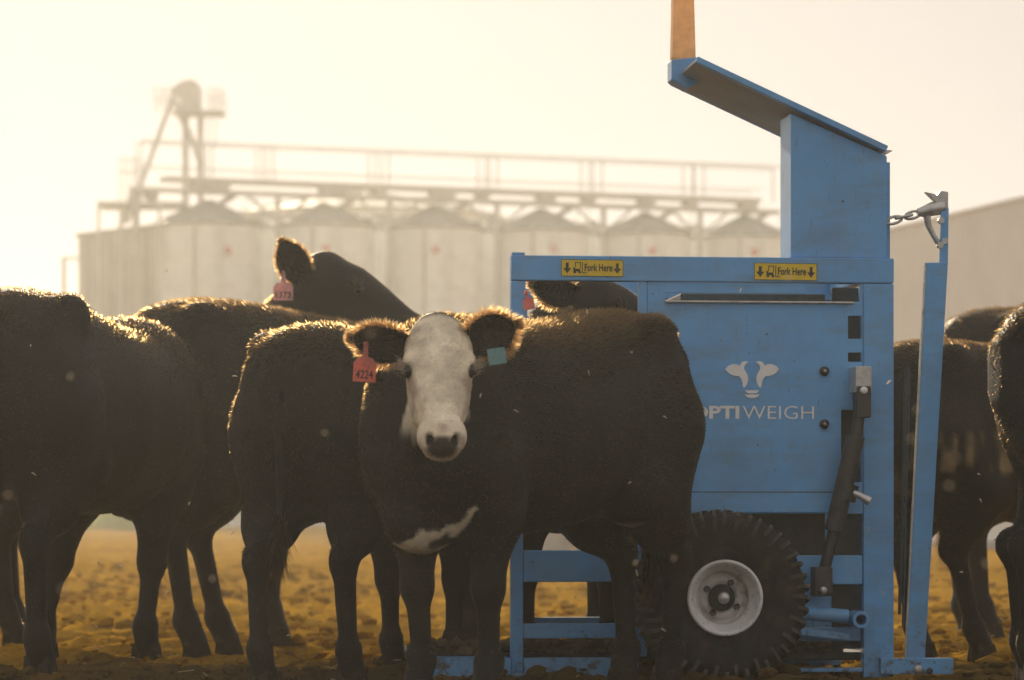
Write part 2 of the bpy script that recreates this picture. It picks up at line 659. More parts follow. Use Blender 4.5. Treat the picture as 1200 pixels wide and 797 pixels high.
# broken straw and dry stalks trodden into the soil
n = 1100
cy = 9.3 + RNG.random(n) ** 1.3 * 14
cx = (RNG.random(n) - 0.5) * 0.42 * cy
an = RNG.random(n) * 6.28
ln = 0.008 + 0.028 * RNG.random(n) ** 2
P = np.stack([cx, cy, ground_h(cx, cy) + .012], -1)
dd_ = np.stack([np.cos(an), np.sin(an), RNG.normal(.1, .25, n)], -1) * ln[:, None]
sd_ = np.stack([-np.sin(an), np.cos(an), 0 * an], -1) * .002
up_ = np.array((0, 0, .0028))
V = np.stack([P - dd_ - sd_, P - dd_ + sd_, P + dd_ + sd_, P + dd_ - sd_, P - dd_ + up_, P + dd_ + up_], 1).reshape(-1, 3)
bs = np.arange(n)[:, None] * 6
F = np.concatenate([bs + [[0, 1, 2, 3]], bs + [[0, 3, 5, 4]], bs + [[1, 4, 5, 2]]])
straw = link_mesh("straw", np_mesh("straw", V, F, M['straw'], smooth=False))
tag(straw, "pale bits of broken straw trodden into the soil", kind='stuff')

# grass bank far left, beyond the soil
n = 26000
gx_ = RNG.uniform(-60, -11, n)
gy_ = RNG.uniform(104, 114, n)
hgt = 0.35 + 0.5 * RNG.random(n)
ang = RNG.random(n) * 6.28
wd = 0.05 + 0.05 * RNG.random(n)
B = np.stack([gx_, gy_, np.zeros(n)], -1)
dxy = np.stack([np.cos(ang), np.sin(ang), np.zeros(n)], -1)
lean = RNG.normal(0, 0.15, (n, 3)) * [1, 1, 0]
V = np.stack([B - dxy * wd[:, None], B + dxy * wd[:, None], B + lean + np.stack([0 * hgt, 0 * hgt, hgt], -1)], 1).reshape(-1, 3)
grass = link_mesh("grass", np_mesh("grass", V, np.arange(3 * n).reshape(-1, 3), M['grass'], smooth=False))
tag(grass, "bright yellow green grass strip beyond the yard at far left", kind='stuff')

# ------------------------------------------------------------------ silos, gantry, elevator, store, shed
SY0 = 120.0


def silo_y(px):                       # the row runs off to the right and away
    return SY0 + (px - 245) / 695 * 8.5


def silo_protos():
    """one ring, one roof, shared by every silo (unit radius 1)"""
    n = 40
    mb = MB()
    prof = [(1.0, 0), (1.0, 0.92), (1.012, 0.94), (1.012, 0.985), (1.0, 1.0)]
    mb.lathe(prof, n, 'z')
    return mb


def silo(px_l, px_r, py_eave, py_peak, Y, label, group, detail=True, disc=None):
    r = (px_r - px_l) / 2 * Y / FPX
    cxx = gx((px_l + px_r) / 2, Y)
    ze, zp = gz(py_eave, Y), gz(py_peak, Y)
    root = tag(empty("grain_silo", (cxx, Y, 0)), label, "silo", group)
    nr = 10
    hr = ze / nr
    me = None
    for k in range(nr):
        if me is None:
            mb = MB()
            pr = []
            for q in range(7):                     # shallow corrugations in every ring
                pr.append((r * (1 + 0.004 * (q % 2)), hr * q / 7))
            pr += [(r * 1.012, hr * 0.965), (r * 1.012, hr)]
            mb.lathe(pr, 48, 'z')
            o = mb.build("wall_ring", M['galv'], root, fix=False)
            me = o.data
        else:
            o = link_mesh("wall_ring", me, None, root)
        o.location = (0, 0, hr * k)
    mb = MB()
    nseg = 24
    mb.lathe([(r * 1.05, -0.12), (r * 1.06, 0.0), (r * 0.12, zp - ze - 0.05), (r * 0.12, zp - ze + 0.12), (0.001, zp - ze + 0.16)], nseg, 'z', smooth=False)
    roof = mb.build("roof", M['galv_roof'], root, loc=(0, 0, ze), fix=False)
    rb = MB()
    for k in range(nseg):
        a = 2 * math.pi * (k + .5) / nseg
        c, s = math.cos(a), math.sin(a)
        rb.tube([(c * r * 1.06, s * r * 1.06, 0.05), (c * r * .13, s * r * .13, zp - ze + 0.02)], 0.035, 4)
    ribs = rb.build("roof_rib", M['galv_roof'], roof, fix=False)
    ribs["kind"] = 'stuff'
    if detail:
        a = rad(-100)
        mb = MB()
        p = (math.cos(a) * r * 1.03, math.sin(a) * r * 1.03)
        mb.tube([(p[0], p[1], 0.2), (p[0], p[1], ze + 0.1)], 0.07, 6)
        mb.build("downpipe", M['galv_dark'], root, fix=False)
        a = rad(-72)
        mb = MB()
        p0 = (math.cos(a - .06) * r * 1.05, math.sin(a - .06) * r * 1.05)
        p1 = (math.cos(a + .06) * r * 1.05, math.sin(a + .06) * r * 1.05)
        mb.tube([(*p0, 0.3), (*p0, ze)], 0.03, 4).tube([(*p1, 0.3), (*p1, ze)], 0.03, 4)
        z = 0.5
        while z < ze:
            mb.tube([(*p0, z), (*p1, z)], 0.02, 4)
            z += 0.33
        mb.build("ladder", M['galv'], root, fix=False)
        if disc:
            dx, dz = gx(disc[0], Y) - cxx, gz(disc[1], Y)
            yy = -math.sqrt(max(r * r - dx * dx, .01)) * 1.03
            MB().lathe([(0.001, -0.03), (0.16, -0.03), (0.16, 0.03)], 16, 'y', (dx, yy, dz)).build("safety_disc", M['red_disc'], root, fix=False)
        # hatch platform at the eave, on the right shoulder of the roof
        mb = MB()
        mb.box((r * .72, -r * .62, 0.18), (r * 1.02, -r * .2, 0.24))
        mb.tube([(r * .74, -r * .6, .24), (r * .74, -r * .6, .9), (r, -r * .6, .9), (r, -r * .6, .24)], 0.03, 5)
        mb.build("eave_platform", M['galv'], root, loc=(0, 0, ze), fix=False)
    return root


ord_ = ["leftmost, beneath the elevator tower", "second from left, behind the raised cow head",
        "third from left, above the white faced cow", "fourth from left, above the crate's left end",
        "fifth from left, between the yellow stickers", "rightmost, beside the blue tower of the crate"]
front = [(184, 306, 264, 238, (272, 298)), (322, 438, 265, 241, (386, 296)), (453, 565, 268, 244, (512, 297)), (579, 689, 271, 248, (648, 296)),
         (703, 809, 275, 252, (762, 298)), (822, 924, 278, 255, (880, 299))]
for (a, b, e, p, dc), o_ in zip(front, ord_):
    silo(a, b, e, p, silo_y((a + b) / 2), "grain silo with cone roof, " + o_, "grain silos in the front row", True, dc)
back = [(250, 372, 268, 252), (392, 505, 270, 254), (520, 628, 273, 257), (640, 747, 277, 262), (766, 868, 281, 267)]
btxt = ["between first and second front silos", "between second and third front silos", "between third and fourth front silos",
        "between fourth and fifth front silos", "between fifth and sixth front silos"]
for (a, b, e, p), o_ in zip(back, btxt):
    silo(a, b, e, p, silo_y((a + b) / 2) + 7.5, "back row grain silo filling the gap, " + o_, "grain silos in the back row", False)
silo(262, 585, 258, 226, 152.0, "wide low roofed grain bin rising behind the silo row", None, False)

# --- gantry conveyor along the top of the silos
GY0, GY1 = silo_y(190) - 0.2, silo_y(905) - 0.2
gL = Vector((gx(190, GY0), GY0, 0))
gR = Vector((gx(905, GY1), GY1, 0))
gdir = (gR - gL)
glen = gdir.length
gant = tag(empty("conveyor_gantry", gL, math.atan2(gdir.y, gdir.x)),
           "long steel conveyor walkway with handrails running above the silo roofs", "conveyor gantry")
zd = gz(209, GY0)
zb = gz(223, GY0)


def gu(px):                           # photo column -> distance along the gantry
    t = (px - 190) / (905 - 190)
    return glen * t


MB().box((0, -0.5, zd - 0.12), (gu(885), 0.5, zd + 0.05)).build("deck_beam", M['galv_dark'], gant, 0.01)
MB().box((gu(165), -0.35, zb - 0.08), (gu(912), 0.35, zb + 0.08)).build("lower_beam", M['galv_dark'], gant, 0.01)
for a, b in ((222, 262), (366, 394), (426, 438), (492, 518), (546, 558), (618, 636), (672, 684), (740, 756), (796, 808), (864, 882)):
    MB().box((gu(a), -0.42, zb + .103), (gu(b), 0.42, zd - .123)).build("drive_box", M['galv_dark'], gant)
zr = gz(167, GY0)
mb = MB()
for yy in (-0.48, 0.48):
    mb.tube([(gu(165), yy, zr), (gu(912), yy, zr)], 0.034, 6)
    mb.tube([(gu(165), yy, (zr + zd) / 2 - .3), (gu(885), yy, (zr + zd) / 2 - .3)], 0.022, 5)
mb.build("handrail", M['galv_dark'], gant, fix=False)
for px in (165, 242, 297, 310, 425, 440, 552, 566, 675, 690, 800, 814, 912):
    for yy in (-0.48, 0.48):
        MB().tube([(gu(px), yy, zd if px != 165 else zb), (gu(px), yy, zr)], 0.032, 6).build("rail_post", M['galv_dark'], gant, fix=False)
for px in (318, 445, 570, 697, 815):
    MB().box((gu(px) - 0.09, -0.09, 0), (gu(px) + 0.09, 0.09, zb - .103)).build("support_leg", M['galv_dark'], gant)
for px in (245, 380, 509, 634, 756, 873):
    mb = MB()
    mb.tube([(gu(px + 26), 0, zb - .05), (gu(px) + .1, 0.2, zb - 0.62)], 0.14, 8)
    mb.build("chute", M['galv_dark'], gant, fix=False)
for px in (318, 445, 570, 697, 815):
    for s in (-1, 1):
        MB().tube([(gu(px), 0, zb - 1.1), (gu(px) + s * 1.2, 0, zb - .12)], 0.06, 6).build("knee_brace", M['galv_dark'], gant, fix=False)

# --- bucket elevator tower
EY = SY0 + 1.5
e0 = Vector((gx(226, EY), EY, 0))
elev = tag(empty("bucket_elevator", e0), "tall grain elevator tower with rounded head and sloping spout above the left silos", "grain elevator")
sx_ = EY / FPX


def ev(px, py):
    return ((px - 226) * sx_, gz(py, EY))


for px in (217.5, 235):
    u, _ = ev(px, 0)
    MB().box((u - 0.12, -0.15, 0), (u + 0.12, 0.15, ev(0, 133)[1])).build("leg_casing", M['galv_dark'], elev, 0.01)
hd = [ev(*p) for p in ((213, 133), (213, 118), (207, 112), (200, 108), (204, 103), (212, 98), (219, 95), (227, 95), (233, 99), (236, 106), (236, 133))]
MB().prism(hd, -0.4, 0.4).build("elevator_head", M['galv_dark'], elev, 0.02)
a, b = ev(204, 132), ev(263, 134)
MB().box((a[0], -0.8, a[1] - 0.1), (b[0], 0.8, a[1])).build("top_platform", M['galv_dark'], elev)
mb = MB()
for (pa, pb) in (((183, 206)), ((246, 262))):
    for yy in (-.75, .75):
        for px in np.linspace(pa, pb, 3):
            mb.tube([(ev(px, 0)[0], yy, a[1]), (ev(px, 0)[0], yy, ev(0, 106)[1])], 0.03, 5)
        for py in (106, 118):
            mb.tube([(ev(pa, 0)[0], yy, ev(0, py)[1]), (ev(pb, 0)[0], yy, ev(0, py)[1])], 0.025, 5)
mb.build("platform_railing", M['galv_dark'], elev, fix=False)
p0, p1 = ev(206, 108), ev(150, 264)
MB().tube([(p0[0], -.2, p0[1]), (p1[0], -.6, p1[1])], 0.11, 10).build("spout", M['galv_dark'], elev, fix=False)
p0, p1, p2 = ev(207, 118), ev(216, 145), ev(236, 190)
MB().tube([(p0[0], -.2, p0[1]), (p1[0], -.2, p1[1]), ((p1[0] + p2[0]) / 2, -.2, (p1[1] + p2[1]) / 2 + .1), (p2[0], -.2, p2[1])], [.1, .14, .12, .16], 10).build("side_spout", M['galv_dark'], elev, fix=False)
mb = MB()
for px in (246, 255):
    u = ev(px, 0)[0]
    mb.tube([(u, -.5, ev(0, 172)[1]), (u, -.5, a[1])], 0.03, 5)
for z in np.arange(ev(0, 172)[1], a[1], 0.3):
    mb.tube([(ev(246, 0)[0], -.5, z), (ev(255, 0)[0], -.5, z)], 0.02, 4)
mb.build("ladder", M['galv'], elev, fix=False)
# lower landing beside the tower
land = tag(empty("loading_platform", (gx(150, EY - 2), EY - 2, 0)), "raised steel landing with hopper left of the elevator tower", "platform")
k = (EY - 2) / FPX


def lv(px, py):
    return ((px - 150) * k, gz(py, EY - 2))


a, b = lv(118, 241), lv(220, 241)
MB().box((a[0], -.9, a[1] - .1), (b[0], .9, a[1] + .08)).build("landing_deck", M['galv_dark'], land)
a, b = lv(152, 262), lv(164, 222)
MB().prism([lv(156, 300), lv(162, 300), lv(163, 240), lv(166, 232), lv(166, 220), lv(153, 220), lv(153, 232), lv(156, 240)], -.3, .3).build("hopper", M['galv_dark'], land, 0.01)
a, b = lv(170, 238), lv(186, 220)
MB().lathe([(.001, -.3), (.28, -.3), (.28, .3), (.001, .3)], 18, 'y', (lv(177, 229)[0], 0, lv(177, 229)[1])).build("drive_motor", M['galv_dark'], land, fix=False)
mb = MB()
for px in (119, 145, 163, 190):
    u = lv(px, 0)[0]
    mb.tube([(u, -.85, 0), (u, -.85, lv(0, 240)[1])], 0.07, 6)
mb.build("landing_leg", M['galv_dark'], land, fix=False)
mb = MB()
for px in np.linspace(143, 166, 5):
    u = lv(px, 0)[0]
    mb.tube([(u, -.85, lv(0, 238)[1]), (u, -.85, lv(0, 189)[1])], 0.025, 5)
for py in (189, 205):
    mb.tube([(lv(143, 0)[0], -.85, lv(0, py)[1]), (lv(166, 0)[0], -.85, lv(0, py)[1])], 0.025, 5)
p0, p1 = lv(158, 222), lv(142, 268)
mb.tube([(p0[0], -.4, p0[1]), (p1[0], -.4, p1[1])], .1, 8)
mb.build("landing_railing", M['galv_dark'], land, fix=False)

# --- grain store at far left
TY = 125.0
store = tag(empty("grain_store", (gx(92, TY), TY, 0)), "brownish flat sided grain store at the left end of the silo row", "building")
k = TY / FPX


def tv(px, py):
    return ((px - 92) * k, gz(py, TY))


MB().prism([(0, 0), tv(215, 0)[:1] + (0,), tv(215, 262), tv(92, 277)], 0.0, 5.0).build("wall", M['store'], store)
MB().prism([tv(89, 277.5), tv(217, 261.5), tv(217, 258.5), tv(89, 274.5)], -.25, 5.3).build("roof", M['galv_roof'], store)
for px in np.arange(104, 186, 13.5):
    u, z = tv(px, 0)[0], tv(px, 277 - (px - 92) * 15 / 123)[1]
    MB().box((u - .06, -.1, 0), (u + .06, -.003, z - .1)).build("wall_post", M['galv_roof'], store)
mb = MB()
mb.box((-.75, .5, 0), (-.6, .65, gz(303, TY))).box((-.75, .5, gz(303, TY)), (-.003, .65, gz(300, TY)))
mb.build("drainpipe", M['galv_dark'], store)

# --- big shed at right, its long side wall running away from us
w0 = Vector((gx(1200, 50.0), 50.0, 0))
wdir = Vector((gx(1050, 55.3) - w0.x, 5.3, 0)).normalized()
zs_ = gz(234, 50.0)
near = w0 - wdir * 7.5
shed_len = 7.5 + 11.5
shed = tag(empty("farm_shed", near, math.atan2(wdir.y, wdir.x)), "big pale grey metal farm shed behind the cattle at right", "shed")
mb = MB()
pts = []
n = int(shed_len / 0.05)
for i in range(n + 1):
    pts.append((i * shed_len / n, 0.018 * (1 if (i // 2) % 2 else -1)))
V = [(x, y, 0.12) for x, y in pts] + [(x, y, zs_) for x, y in pts]
F = [(i, i + 1, n + 1 + i + 1, n + 1 + i) for i in range(n)]
mb.add(V, F)
mb.build("side_wall", M['shed'], shed, fix=False)
MB().box((0, -0.05, 0), (shed_len, 0.25, 0.118)).build("plinth", M['concrete'], shed)
MB().prism([(0, -12.0), (0.02, -12.0), (0.02, -.03), (0, -.03)], 0, zs_, 'xy').build("gable_wall", M['shed'], shed)
MB().prism([(shed_len - .02, -12.0), (shed_len, -12.0), (shed_len, -.03), (shed_len - .02, -.03)], 0, zs_, 'xy').build("gable_wall", M['shed'], shed)
MB().add([(-.1, .03, zs_ + .004), (shed_len + .1, .03, zs_ + .004), (shed_len + .1, -12.1, zs_ + .9), (-.1, -12.1, zs_ + .9),
          (-.1, .03, zs_ + .06), (shed_len + .1, .03, zs_ + .06), (shed_len + .1, -12.1, zs_ + .96), (-.1, -12.1, zs_ + .96)],
         [(0, 3, 2, 1), (4, 5, 6, 7), (0, 1, 5, 4), (1, 2, 6, 5), (2, 3, 7, 6), (3, 0, 4, 7)]).build("roof", M['shed'], shed)

# --- low concrete wall behind the crate
lw = tag(empty("low_wall", (gx(590, 44), 44, 0)), "low pale concrete wall glimpsed behind the blue crate's lower rails", "wall")
for i in range(5):
    MB().box((i * 1.0 + .01, 0, -.05), (i * 1.0 + .99, .2, .82)).build("wall_panel", M['concrete'], lw, 0.01)
MB().box((-.02, -.04, .823), (5.02, .24, .9)).build("coping", M['concrete'], lw, 0.01)


# ------------------------------------------------------------------ the weigh crate
MA, MY0 = rad(6.0), 11.0
crate = tag(empty("cattle_weigh_crate", (0, MY0, 0), MA),
            "blue steel walk in cattle weighing crate on wheels with yellow stickers", "weigh crate")
cA, sA = math.cos(MA), math.sin(MA)


def mu(px, py, v=0.0):
    K = (px - 600) / FPX
    u = (K * MY0 + K * v * cA + v * sA) / (cA - K * sA)
    Y = MY0 + u * sA + v * cA
    return (u, CAMH + (HZ - py) * Y / FPX)


def R(px0, py0, px1, py1, v=0.0):
    """photo rectangle -> (u0,z0,u1,z1) on the crate's front"""
    a = mu(px0, (py0 + py1) / 2, v)[0]
    b = mu(px1, (py0 + py1) / 2, v)[0]
    xm = (px0 + px1) / 2
    return (a, mu(xm, py1, v)[1], b, mu(xm, py0, v)[1])


def mbox(name, rect, v0, v1, mat='blue', bevel=0.004, parent=None):
    return MB().box((rect[0], v0, rect[1]), (rect[2], v1, rect[3])).build(name, M[mat], parent or crate, bevel)


TH = 0.05
ztop = mu(600, 299)[1]
zbeam = mu(680, 329)[1]
u_l0, u_l1 = mu(599, 400)[0], mu(613, 400)[0]
u_p0, u_p1 = mu(1012, 400)[0], mu(1047.5, 400)[0]
DEP = 0.92
# front frame: posts run full height, rails are butted between them
mbox("corner_post", (u_l0, 0.0, u_l1, zbeam - .002), 0, TH)
mbox("corner_post", (u_p0, 0.0, u_p1, zbeam - .002), 0, TH)
mbox("top_beam", (u_l0, zbeam, u_p1, ztop), -0.003, TH + .003)
mbox("lifting_lug", (u_l0 + .004, ztop + .001, u_l0 + .05, ztop + .011), 0.005, TH - .005, bevel=.002)
# back frame
UB = u_l0 + .11
mbox("corner_post", (UB, 0.0, UB + .05, zbeam - .002), DEP, DEP + TH)
mbox("corner_post", (u_p0, 0.0, u_p1, zbeam - .002), DEP, DEP + TH)
mbox("top_beam", (UB, zbeam, u_p1, ztop), DEP - .003, DEP + TH + .003)
for z in (0.37, 0.13):
    mbox("side_rail", (UB + .052, z, u_p0 - .002, z + .06), DEP, DEP + .04)
for u in (u_p1 - .045,):                       # cross members joining front and back frames overhead
    mbox("cross_member", (u, ztop - .06, u + .045, ztop - .006), TH + .006, DEP - .006)
# middle post and the big side panel with its slots
pr = R(759, 331, 1011, 600)
u_pan0 = pr[0]
u_pan1 = u_p0 - .002
z_pan0, z_pan1 = mu(900, 602)[1], zbeam - .003
holes = []
h = R(779, 343.5, 1008, 353)
holes.append(h)
h2 = R(944, 332.5, 1010, 345.5)
holes.append((h2[0], h[3], min(h2[2], h[2]), h2[3]))
h3 = R(994, 370, 1012, 397)
holes.append((h3[0], h3[1], u_pan1 - .004, h3[3]))
h4 = R(994, 413, 1012, 424)
holes.append((h4[0], h4[1], u_pan1 - .004, h4[3]))
h5 = R(986, 480, 1012, 565)
holes.append((h5[0], h5[1], u_pan1 - .004, h5[3]))
MB().plate((u_pan0, z_pan0, u_pan1, z_pan1), holes, 0.004, 0.03).build("side_panel", M['blue'], crate, 0.0015)
fold = R(808, 577.5, 985, 600)
mbox("panel_fold", (mu(770, 580)[0], z_pan0 + .004, fold[2], fold[3]), -.006, .0035, bevel=.002)
mbox("fold_shadow_strip", (mu(770, 580)[0], fold[3] + .0005, fold[2], fold[3] + .0042), .001, .0037, 'black', 0)  # black strip standing in for the shadow at the fold's gap
edge = R(779, 353, 1000, 355)
mbox("slot_lip", (edge[0], edge[1], edge[2], edge[3]), -.012, .0035, 'plated', 0.001)
mbox("inner_post", (u_pan0 - .03, .08, u_pan0 - .002, zbeam - .004), 0.002, TH)
# lower rails, left bay and right bay
for (y0, y1) in ((645, 682), (731, 748)):
    r_ = R(613, y0, 760, y1)
    mbox("side_rail", (u_l1 + .002, r_[1], u_pan0 - .032, r_[3]), 0.003, TH - .003)
r_ = R(930, 651, 1012, 685)
mbox("side_rail", (mu(790, 660)[0], r_[1], u_p0 - .002, r_[3]), 0.006, TH - .003)
r_ = R(930, 752, 1012, 756)
mbox("side_rail", (mu(940, 740)[0], mu(975, 752)[1], u_p0 - .002, mu(975, 736)[1]), 0.03, TH + .02)
mbox("side_rail", (mu(780, 740)[0], .02, u_p0 - .002, mu(975, 783)[1]), 0.002, TH)
# base skid, weigh platform
mbox("base_skid", (mu(500, 785)[0], 0.004, u_l0 - .002, mu(560, 771)[1]), -.02, TH + .1)
mbox("base_skid", (u_l1 + .002, 0.004, u_pan0 - .034, mu(680, 771)[1]), -.012, TH - .004)
mbox("base_skid", (mu(500, 785)[0], -.002, u_p1, .075), DEP - .02, DEP - .002)
mbox("dark_backing_bin", (mu(806, 500)[0], .37, mu(978, 500)[0], 1.40), .16, .8, 'steel', .006)  # bin added as a dark backing so the panel openings look shaded
mbox("end_plate", (mu(982, 500)[0], .10, u_p0 + .03, 1.42), .10, .115, 'steel', .003)  # shade on the inner plate put into its dark steel colour
mbox("weigh_platform", (mu(485, 770)[0], .055, u_p1 - .01, .085), TH + .11, DEP - .03, 'steel', .004)
# caked mud along the platform's edge
n = 700
q0 = mu(488, 760)[0]
P = np.stack([RNG.uniform(q0, u_p0 - .05, n), RNG.uniform(TH + .1, TH + .26, n), RNG.uniform(.085, .125, n)], -1)
mudo = link_mesh("caked_mud", lumps("caked_mud", P, RNG.uniform(.009, .026, n), M['mud'], 0.8, 11), None, crate)
mudo["kind"] = 'stuff'
# gusset and slanting plates in the right bay
MB().prism([mu(945, 686), mu(960, 686), mu(975, 712), mu(945, 714)], .01, .02).build("gusset", M['blue'], crate, .002)
a = mu(935, 718, -.06)
b = mu(1000, 725, -.06)
mb = MB()
mb.tube([(a[0], -.055, a[1]), (b[0], -.055, b[1])], 0.029, 18, cap=False)
mb.tube([(a[0], -.055, a[1]), (b[0] + .0005, -.055, b[1])], 0.022, 18, cap=False)
mb.lathe([(0.022, 0), (0.029, 0)], 18, 'y', (0, 0, 0), smooth=False)
tb = MB()
tb.tube([(mu(930, 715)[0], -.05, mu(930, 717)[1]), (mu(990, 724)[0], -.05, mu(990, 722)[1])], 0.026, 18)
tb.build("axle_tube", M['blue'], crate, fix=True)
c_ = mu(1001, 725)
ring = MB().lathe([(0.019, -.12), (0.031, -.12), (0.031, .0), (0.019, .0)], 24, 'y', (c_[0], 0, c_[1]), closed=True, smooth=False)
ring.build("pivot_collar", M['blue'], crate, .002)
MB().lathe([(0.001, -.02), (0.0185, -.02)], 20, 'y', (c_[0], 0, c_[1]), smooth=False).build("pivot_bore", M['black'], crate, fix=False)
MB().prism([mu(935, 735), mu(992, 742), mu(992, 750), mu(935, 744)], -.05, .0).build("axle_bracket", M['blue'], crate, .003)

# bolts on the panel
for (px, py) in ((966, 435), (966, 497)):
    u, z = mu(px, py)
    bo = MB().lathe([(0.001, -.014), (.009, -.014), (.0095, -.006), (.0175, -.005), (.0175, .003)], 16, 'y', (u, 0, z)).build("panel_bolt", M['steel'], crate, fix=False)
    MB().lathe([(0.001, -.019), (.005, -.018), (.0055, -.0145)], 10, 'y', (u, 0, z)).build("bolt_tip", M['plated'], bo, fix=False)
u, z = mu(736, 340)
# tower box, its sloping lid, and the post above
tl = [mu(928, 304), mu(928, 132), mu(1041, 182), mu(1041, 304)]
TD = 0.20
tl[0] = (tl[0][0], ztop + .002)
tl[3] = (tl[3][0], ztop + .002)
MB().prism(tl, 0.02, 0.02 + TD).build("tower_box", M['blue'], crate, .004)
sl = [(mu(1041.5, 300)[0], ztop + .002), mu(1041.5, 188), mu(1047.5, 188), (mu(1047.5, 300)[0], ztop + .002)]
MB().prism(sl, 0.06, 0.36).build("side_strip", M['blue'], crate, .002)
# the lid: a framed slab sloping down to the right, its depth running away from us
q1, q2 = mu(818, 66, -.01), mu(1041, 171, -.01)
d = Vector((q2[0] - q1[0], q2[1] - q1[1])).normalized()
nn = Vector((-d.y, d.x))
if nn.y < 0:
    nn = -nn


def lid(t, hgt_):
    p = Vector(q1) + d * t + nn * hgt_
    return (p.x, p.y)


LL = (Vector(q2) - Vector(q1)).length
lid_o = MB().prism([lid(0, 0), lid(LL, 0), lid(LL, -.022), lid(0, -.022)], -.012, .03).build("lid_frame", M['blue'], crate, .003)
MB().prism([lid(0, -.004), lid(LL, -.004), lid(LL, -.022), lid(0, -.022)], .031, .56).build("lid_panel", M['panel_dark'], crate, .002)
MB().prism([lid(0, 0), lid(LL, 0), lid(LL, -.022), lid(0, -.022)], .562, .6).build("lid_frame", M['blue'], crate, .003)
MB().prism([lid(LL - .02, -.024), lid(LL + .012, -.024), lid(LL + .03, .0), lid(LL + .012, -.005)], .03, .05).build("lid_catch", M['plated'], crate, .001)
vb = .30
bk = [mu(787, 70, vb), mu(818, 67, vb), mu(818, 96, vb), mu(806, 104, vb), mu(787, 93, vb)]
MB().prism(bk, vb, vb + .1).build("post_bracket", M['blue'], crate, .003)
a0, a1 = mu(789, 68, vb), mu(816.5, 68, vb)
hp = 0.62
MB().prism([a0, a1, (a1[0] - .018, a1[1] + hp), (a0[0] + .012, a0[1] + hp)], vb + .015, vb + .085).build("marker_post", M['orange'], crate, .006)


# stickers
def sticker(px0, py0, px1, py1, slope):
    c0 = mu(px0, py0)
    c1 = mu(px1, py0 + slope)
    zb0 = mu(px0, py1)[1]
    w, hh = c1[0] - c0[0], c0[1] - zb0
    o = MB().box((0, -.0015, 0), (w, 0, hh)).build("fork_sticker", M['yellow'], crate, loc=(c0[0], -.0045, zb0))
    o.rotation_euler = (0, math.atan2(c0[1] - c1[1], w), 0)
    fr = MB()
    t = .0016
    for lo, hi in (((0, 0), (w, t)), ((0, hh - t), (w, hh)), ((0, t), (t, hh - t)), ((w - t, t), (w, hh - t))):
        fr.box((lo[0], -.0019, lo[1]), (hi[0], -.0016, hi[1]))
    fr.build("print_border", M['black'], o, fix=False)
    for cx_ in (.095 * w, .905 * w):
        s = hh
        ar = [(cx_ - .09 * s, .80 * s), (cx_ + .09 * s, .80 * s), (cx_ + .09 * s, .48 * s), (cx_ + .24 * s, .48 * s), (cx_, .16 * s), (cx_ - .24 * s, .48 * s), (cx_ - .09 * s, .48 * s)]
        MB().prism(ar, -.0019, -.0016).build("print_arrow", M['black'], o, fix=False)
    k_ = MB()
    x0, s = .19 * w, hh

    def bx(a, b, c, d_):
        k_.box((x0 + a * s, -.0019, b * s), (x0 + c * s, -.0016, d_ * s))
    bx(.02, .28, .42, .44)
    bx(.0, .44, .12, .52)
    bx(.12, .52, .17, .84)
    bx(.17, .79, .42, .84)
    bx(.42, .44, .47, .84)
    bx(.54, .18, .59, .84)
    bx(.59, .18, .80, .23)
    k_.build("print_forklift", M['black'], o, fix=False)
    wh = MB()
    for cx_ in (x0 + .1 * s, x0 + .4 * s):
        wh.prism([(cx_ + .085 * s * math.cos(q), .24 * s + .085 * s * math.sin(q)) for q in np.linspace(0, 2 * math.pi, 12, endpoint=False)], -.0021, -.0018)
    wh.build("print_wheels", M['black'], o, fix=False)
    me, tw = text_mesh("Fork Here", hh * .62, hh * .012)
    me.materials.append(M['black'])
    t_ = link_mesh("print_lettering", me, None, o, (.375 * w, -.002, .30 * hh))
    t_.scale = (.45 * w / tw, 1, 1)
    return o


sticker(657.5, 304, 730, 323.5, 1.0)
sticker(883.5, 308, 957, 328, 1.2)

# the logo: a cow's head and the name
LX = 880.8


def lz(x, y):                          # coordinates read off an enlargement of the logo
    return mu(800 + x / 3.985, 400 + y / 3.985)


def mirror(poly):
    return [(650 - x, y) for x, y in poly]


ear_l = [(199, 131), (212, 116), (232, 107), (252, 107), (268, 114), (274, 100), (286, 93), (298, 93), (308, 98), (296, 104), (288, 116), (288, 132), (296, 144), (304, 160),
         (306, 180), (300, 202), (288, 218), (282, 212), (280, 194), (274, 176), (264, 163), (246, 162), (228, 157), (212, 146)]
logo = MB()
for p in (ear_l, mirror(ear_l)):
    logo.prism([lz(*q) for q in p], 0.0005, 0.0035)
logo.prism([lz(*q) for q in [(291, 229), (357, 229), (350, 238), (344, 243), (306, 243), (298, 238)]], .0005, .0035)
logo.prism([lz(*q) for q in [(290, 247), (305, 250), (325, 247), (345, 250), (360, 246), (352, 258), (338, 265), (312, 265), (298, 259)]], .0005, .0035)
logo.build("logo_emblem", M['white'], crate, fix=True)
zb_ = mu(880, 491)[1]
hc = mu(880, 475.5)[1] - zb_


def lettering(body, px0, px1, bold):
    me, tw = text_mesh(body, hc / .729, bold)
    me.materials.append(M['white'])
    o = link_mesh("logo_lettering", me, None, crate)
    u0, u1 = mu(px0, 485)[0], mu(px1, 485)[0]
    o.location = (u0, 0.0028, zb_)
    o.scale = (u1 - u0) / tw, 1, hc / max(1e-6, max(v.co.z for v in me.vertices))
    return o


lettering("OPTI", 808, 866.5, hc * .045)
lettering("WEIGH", 870.5, 954, -hc * .012)

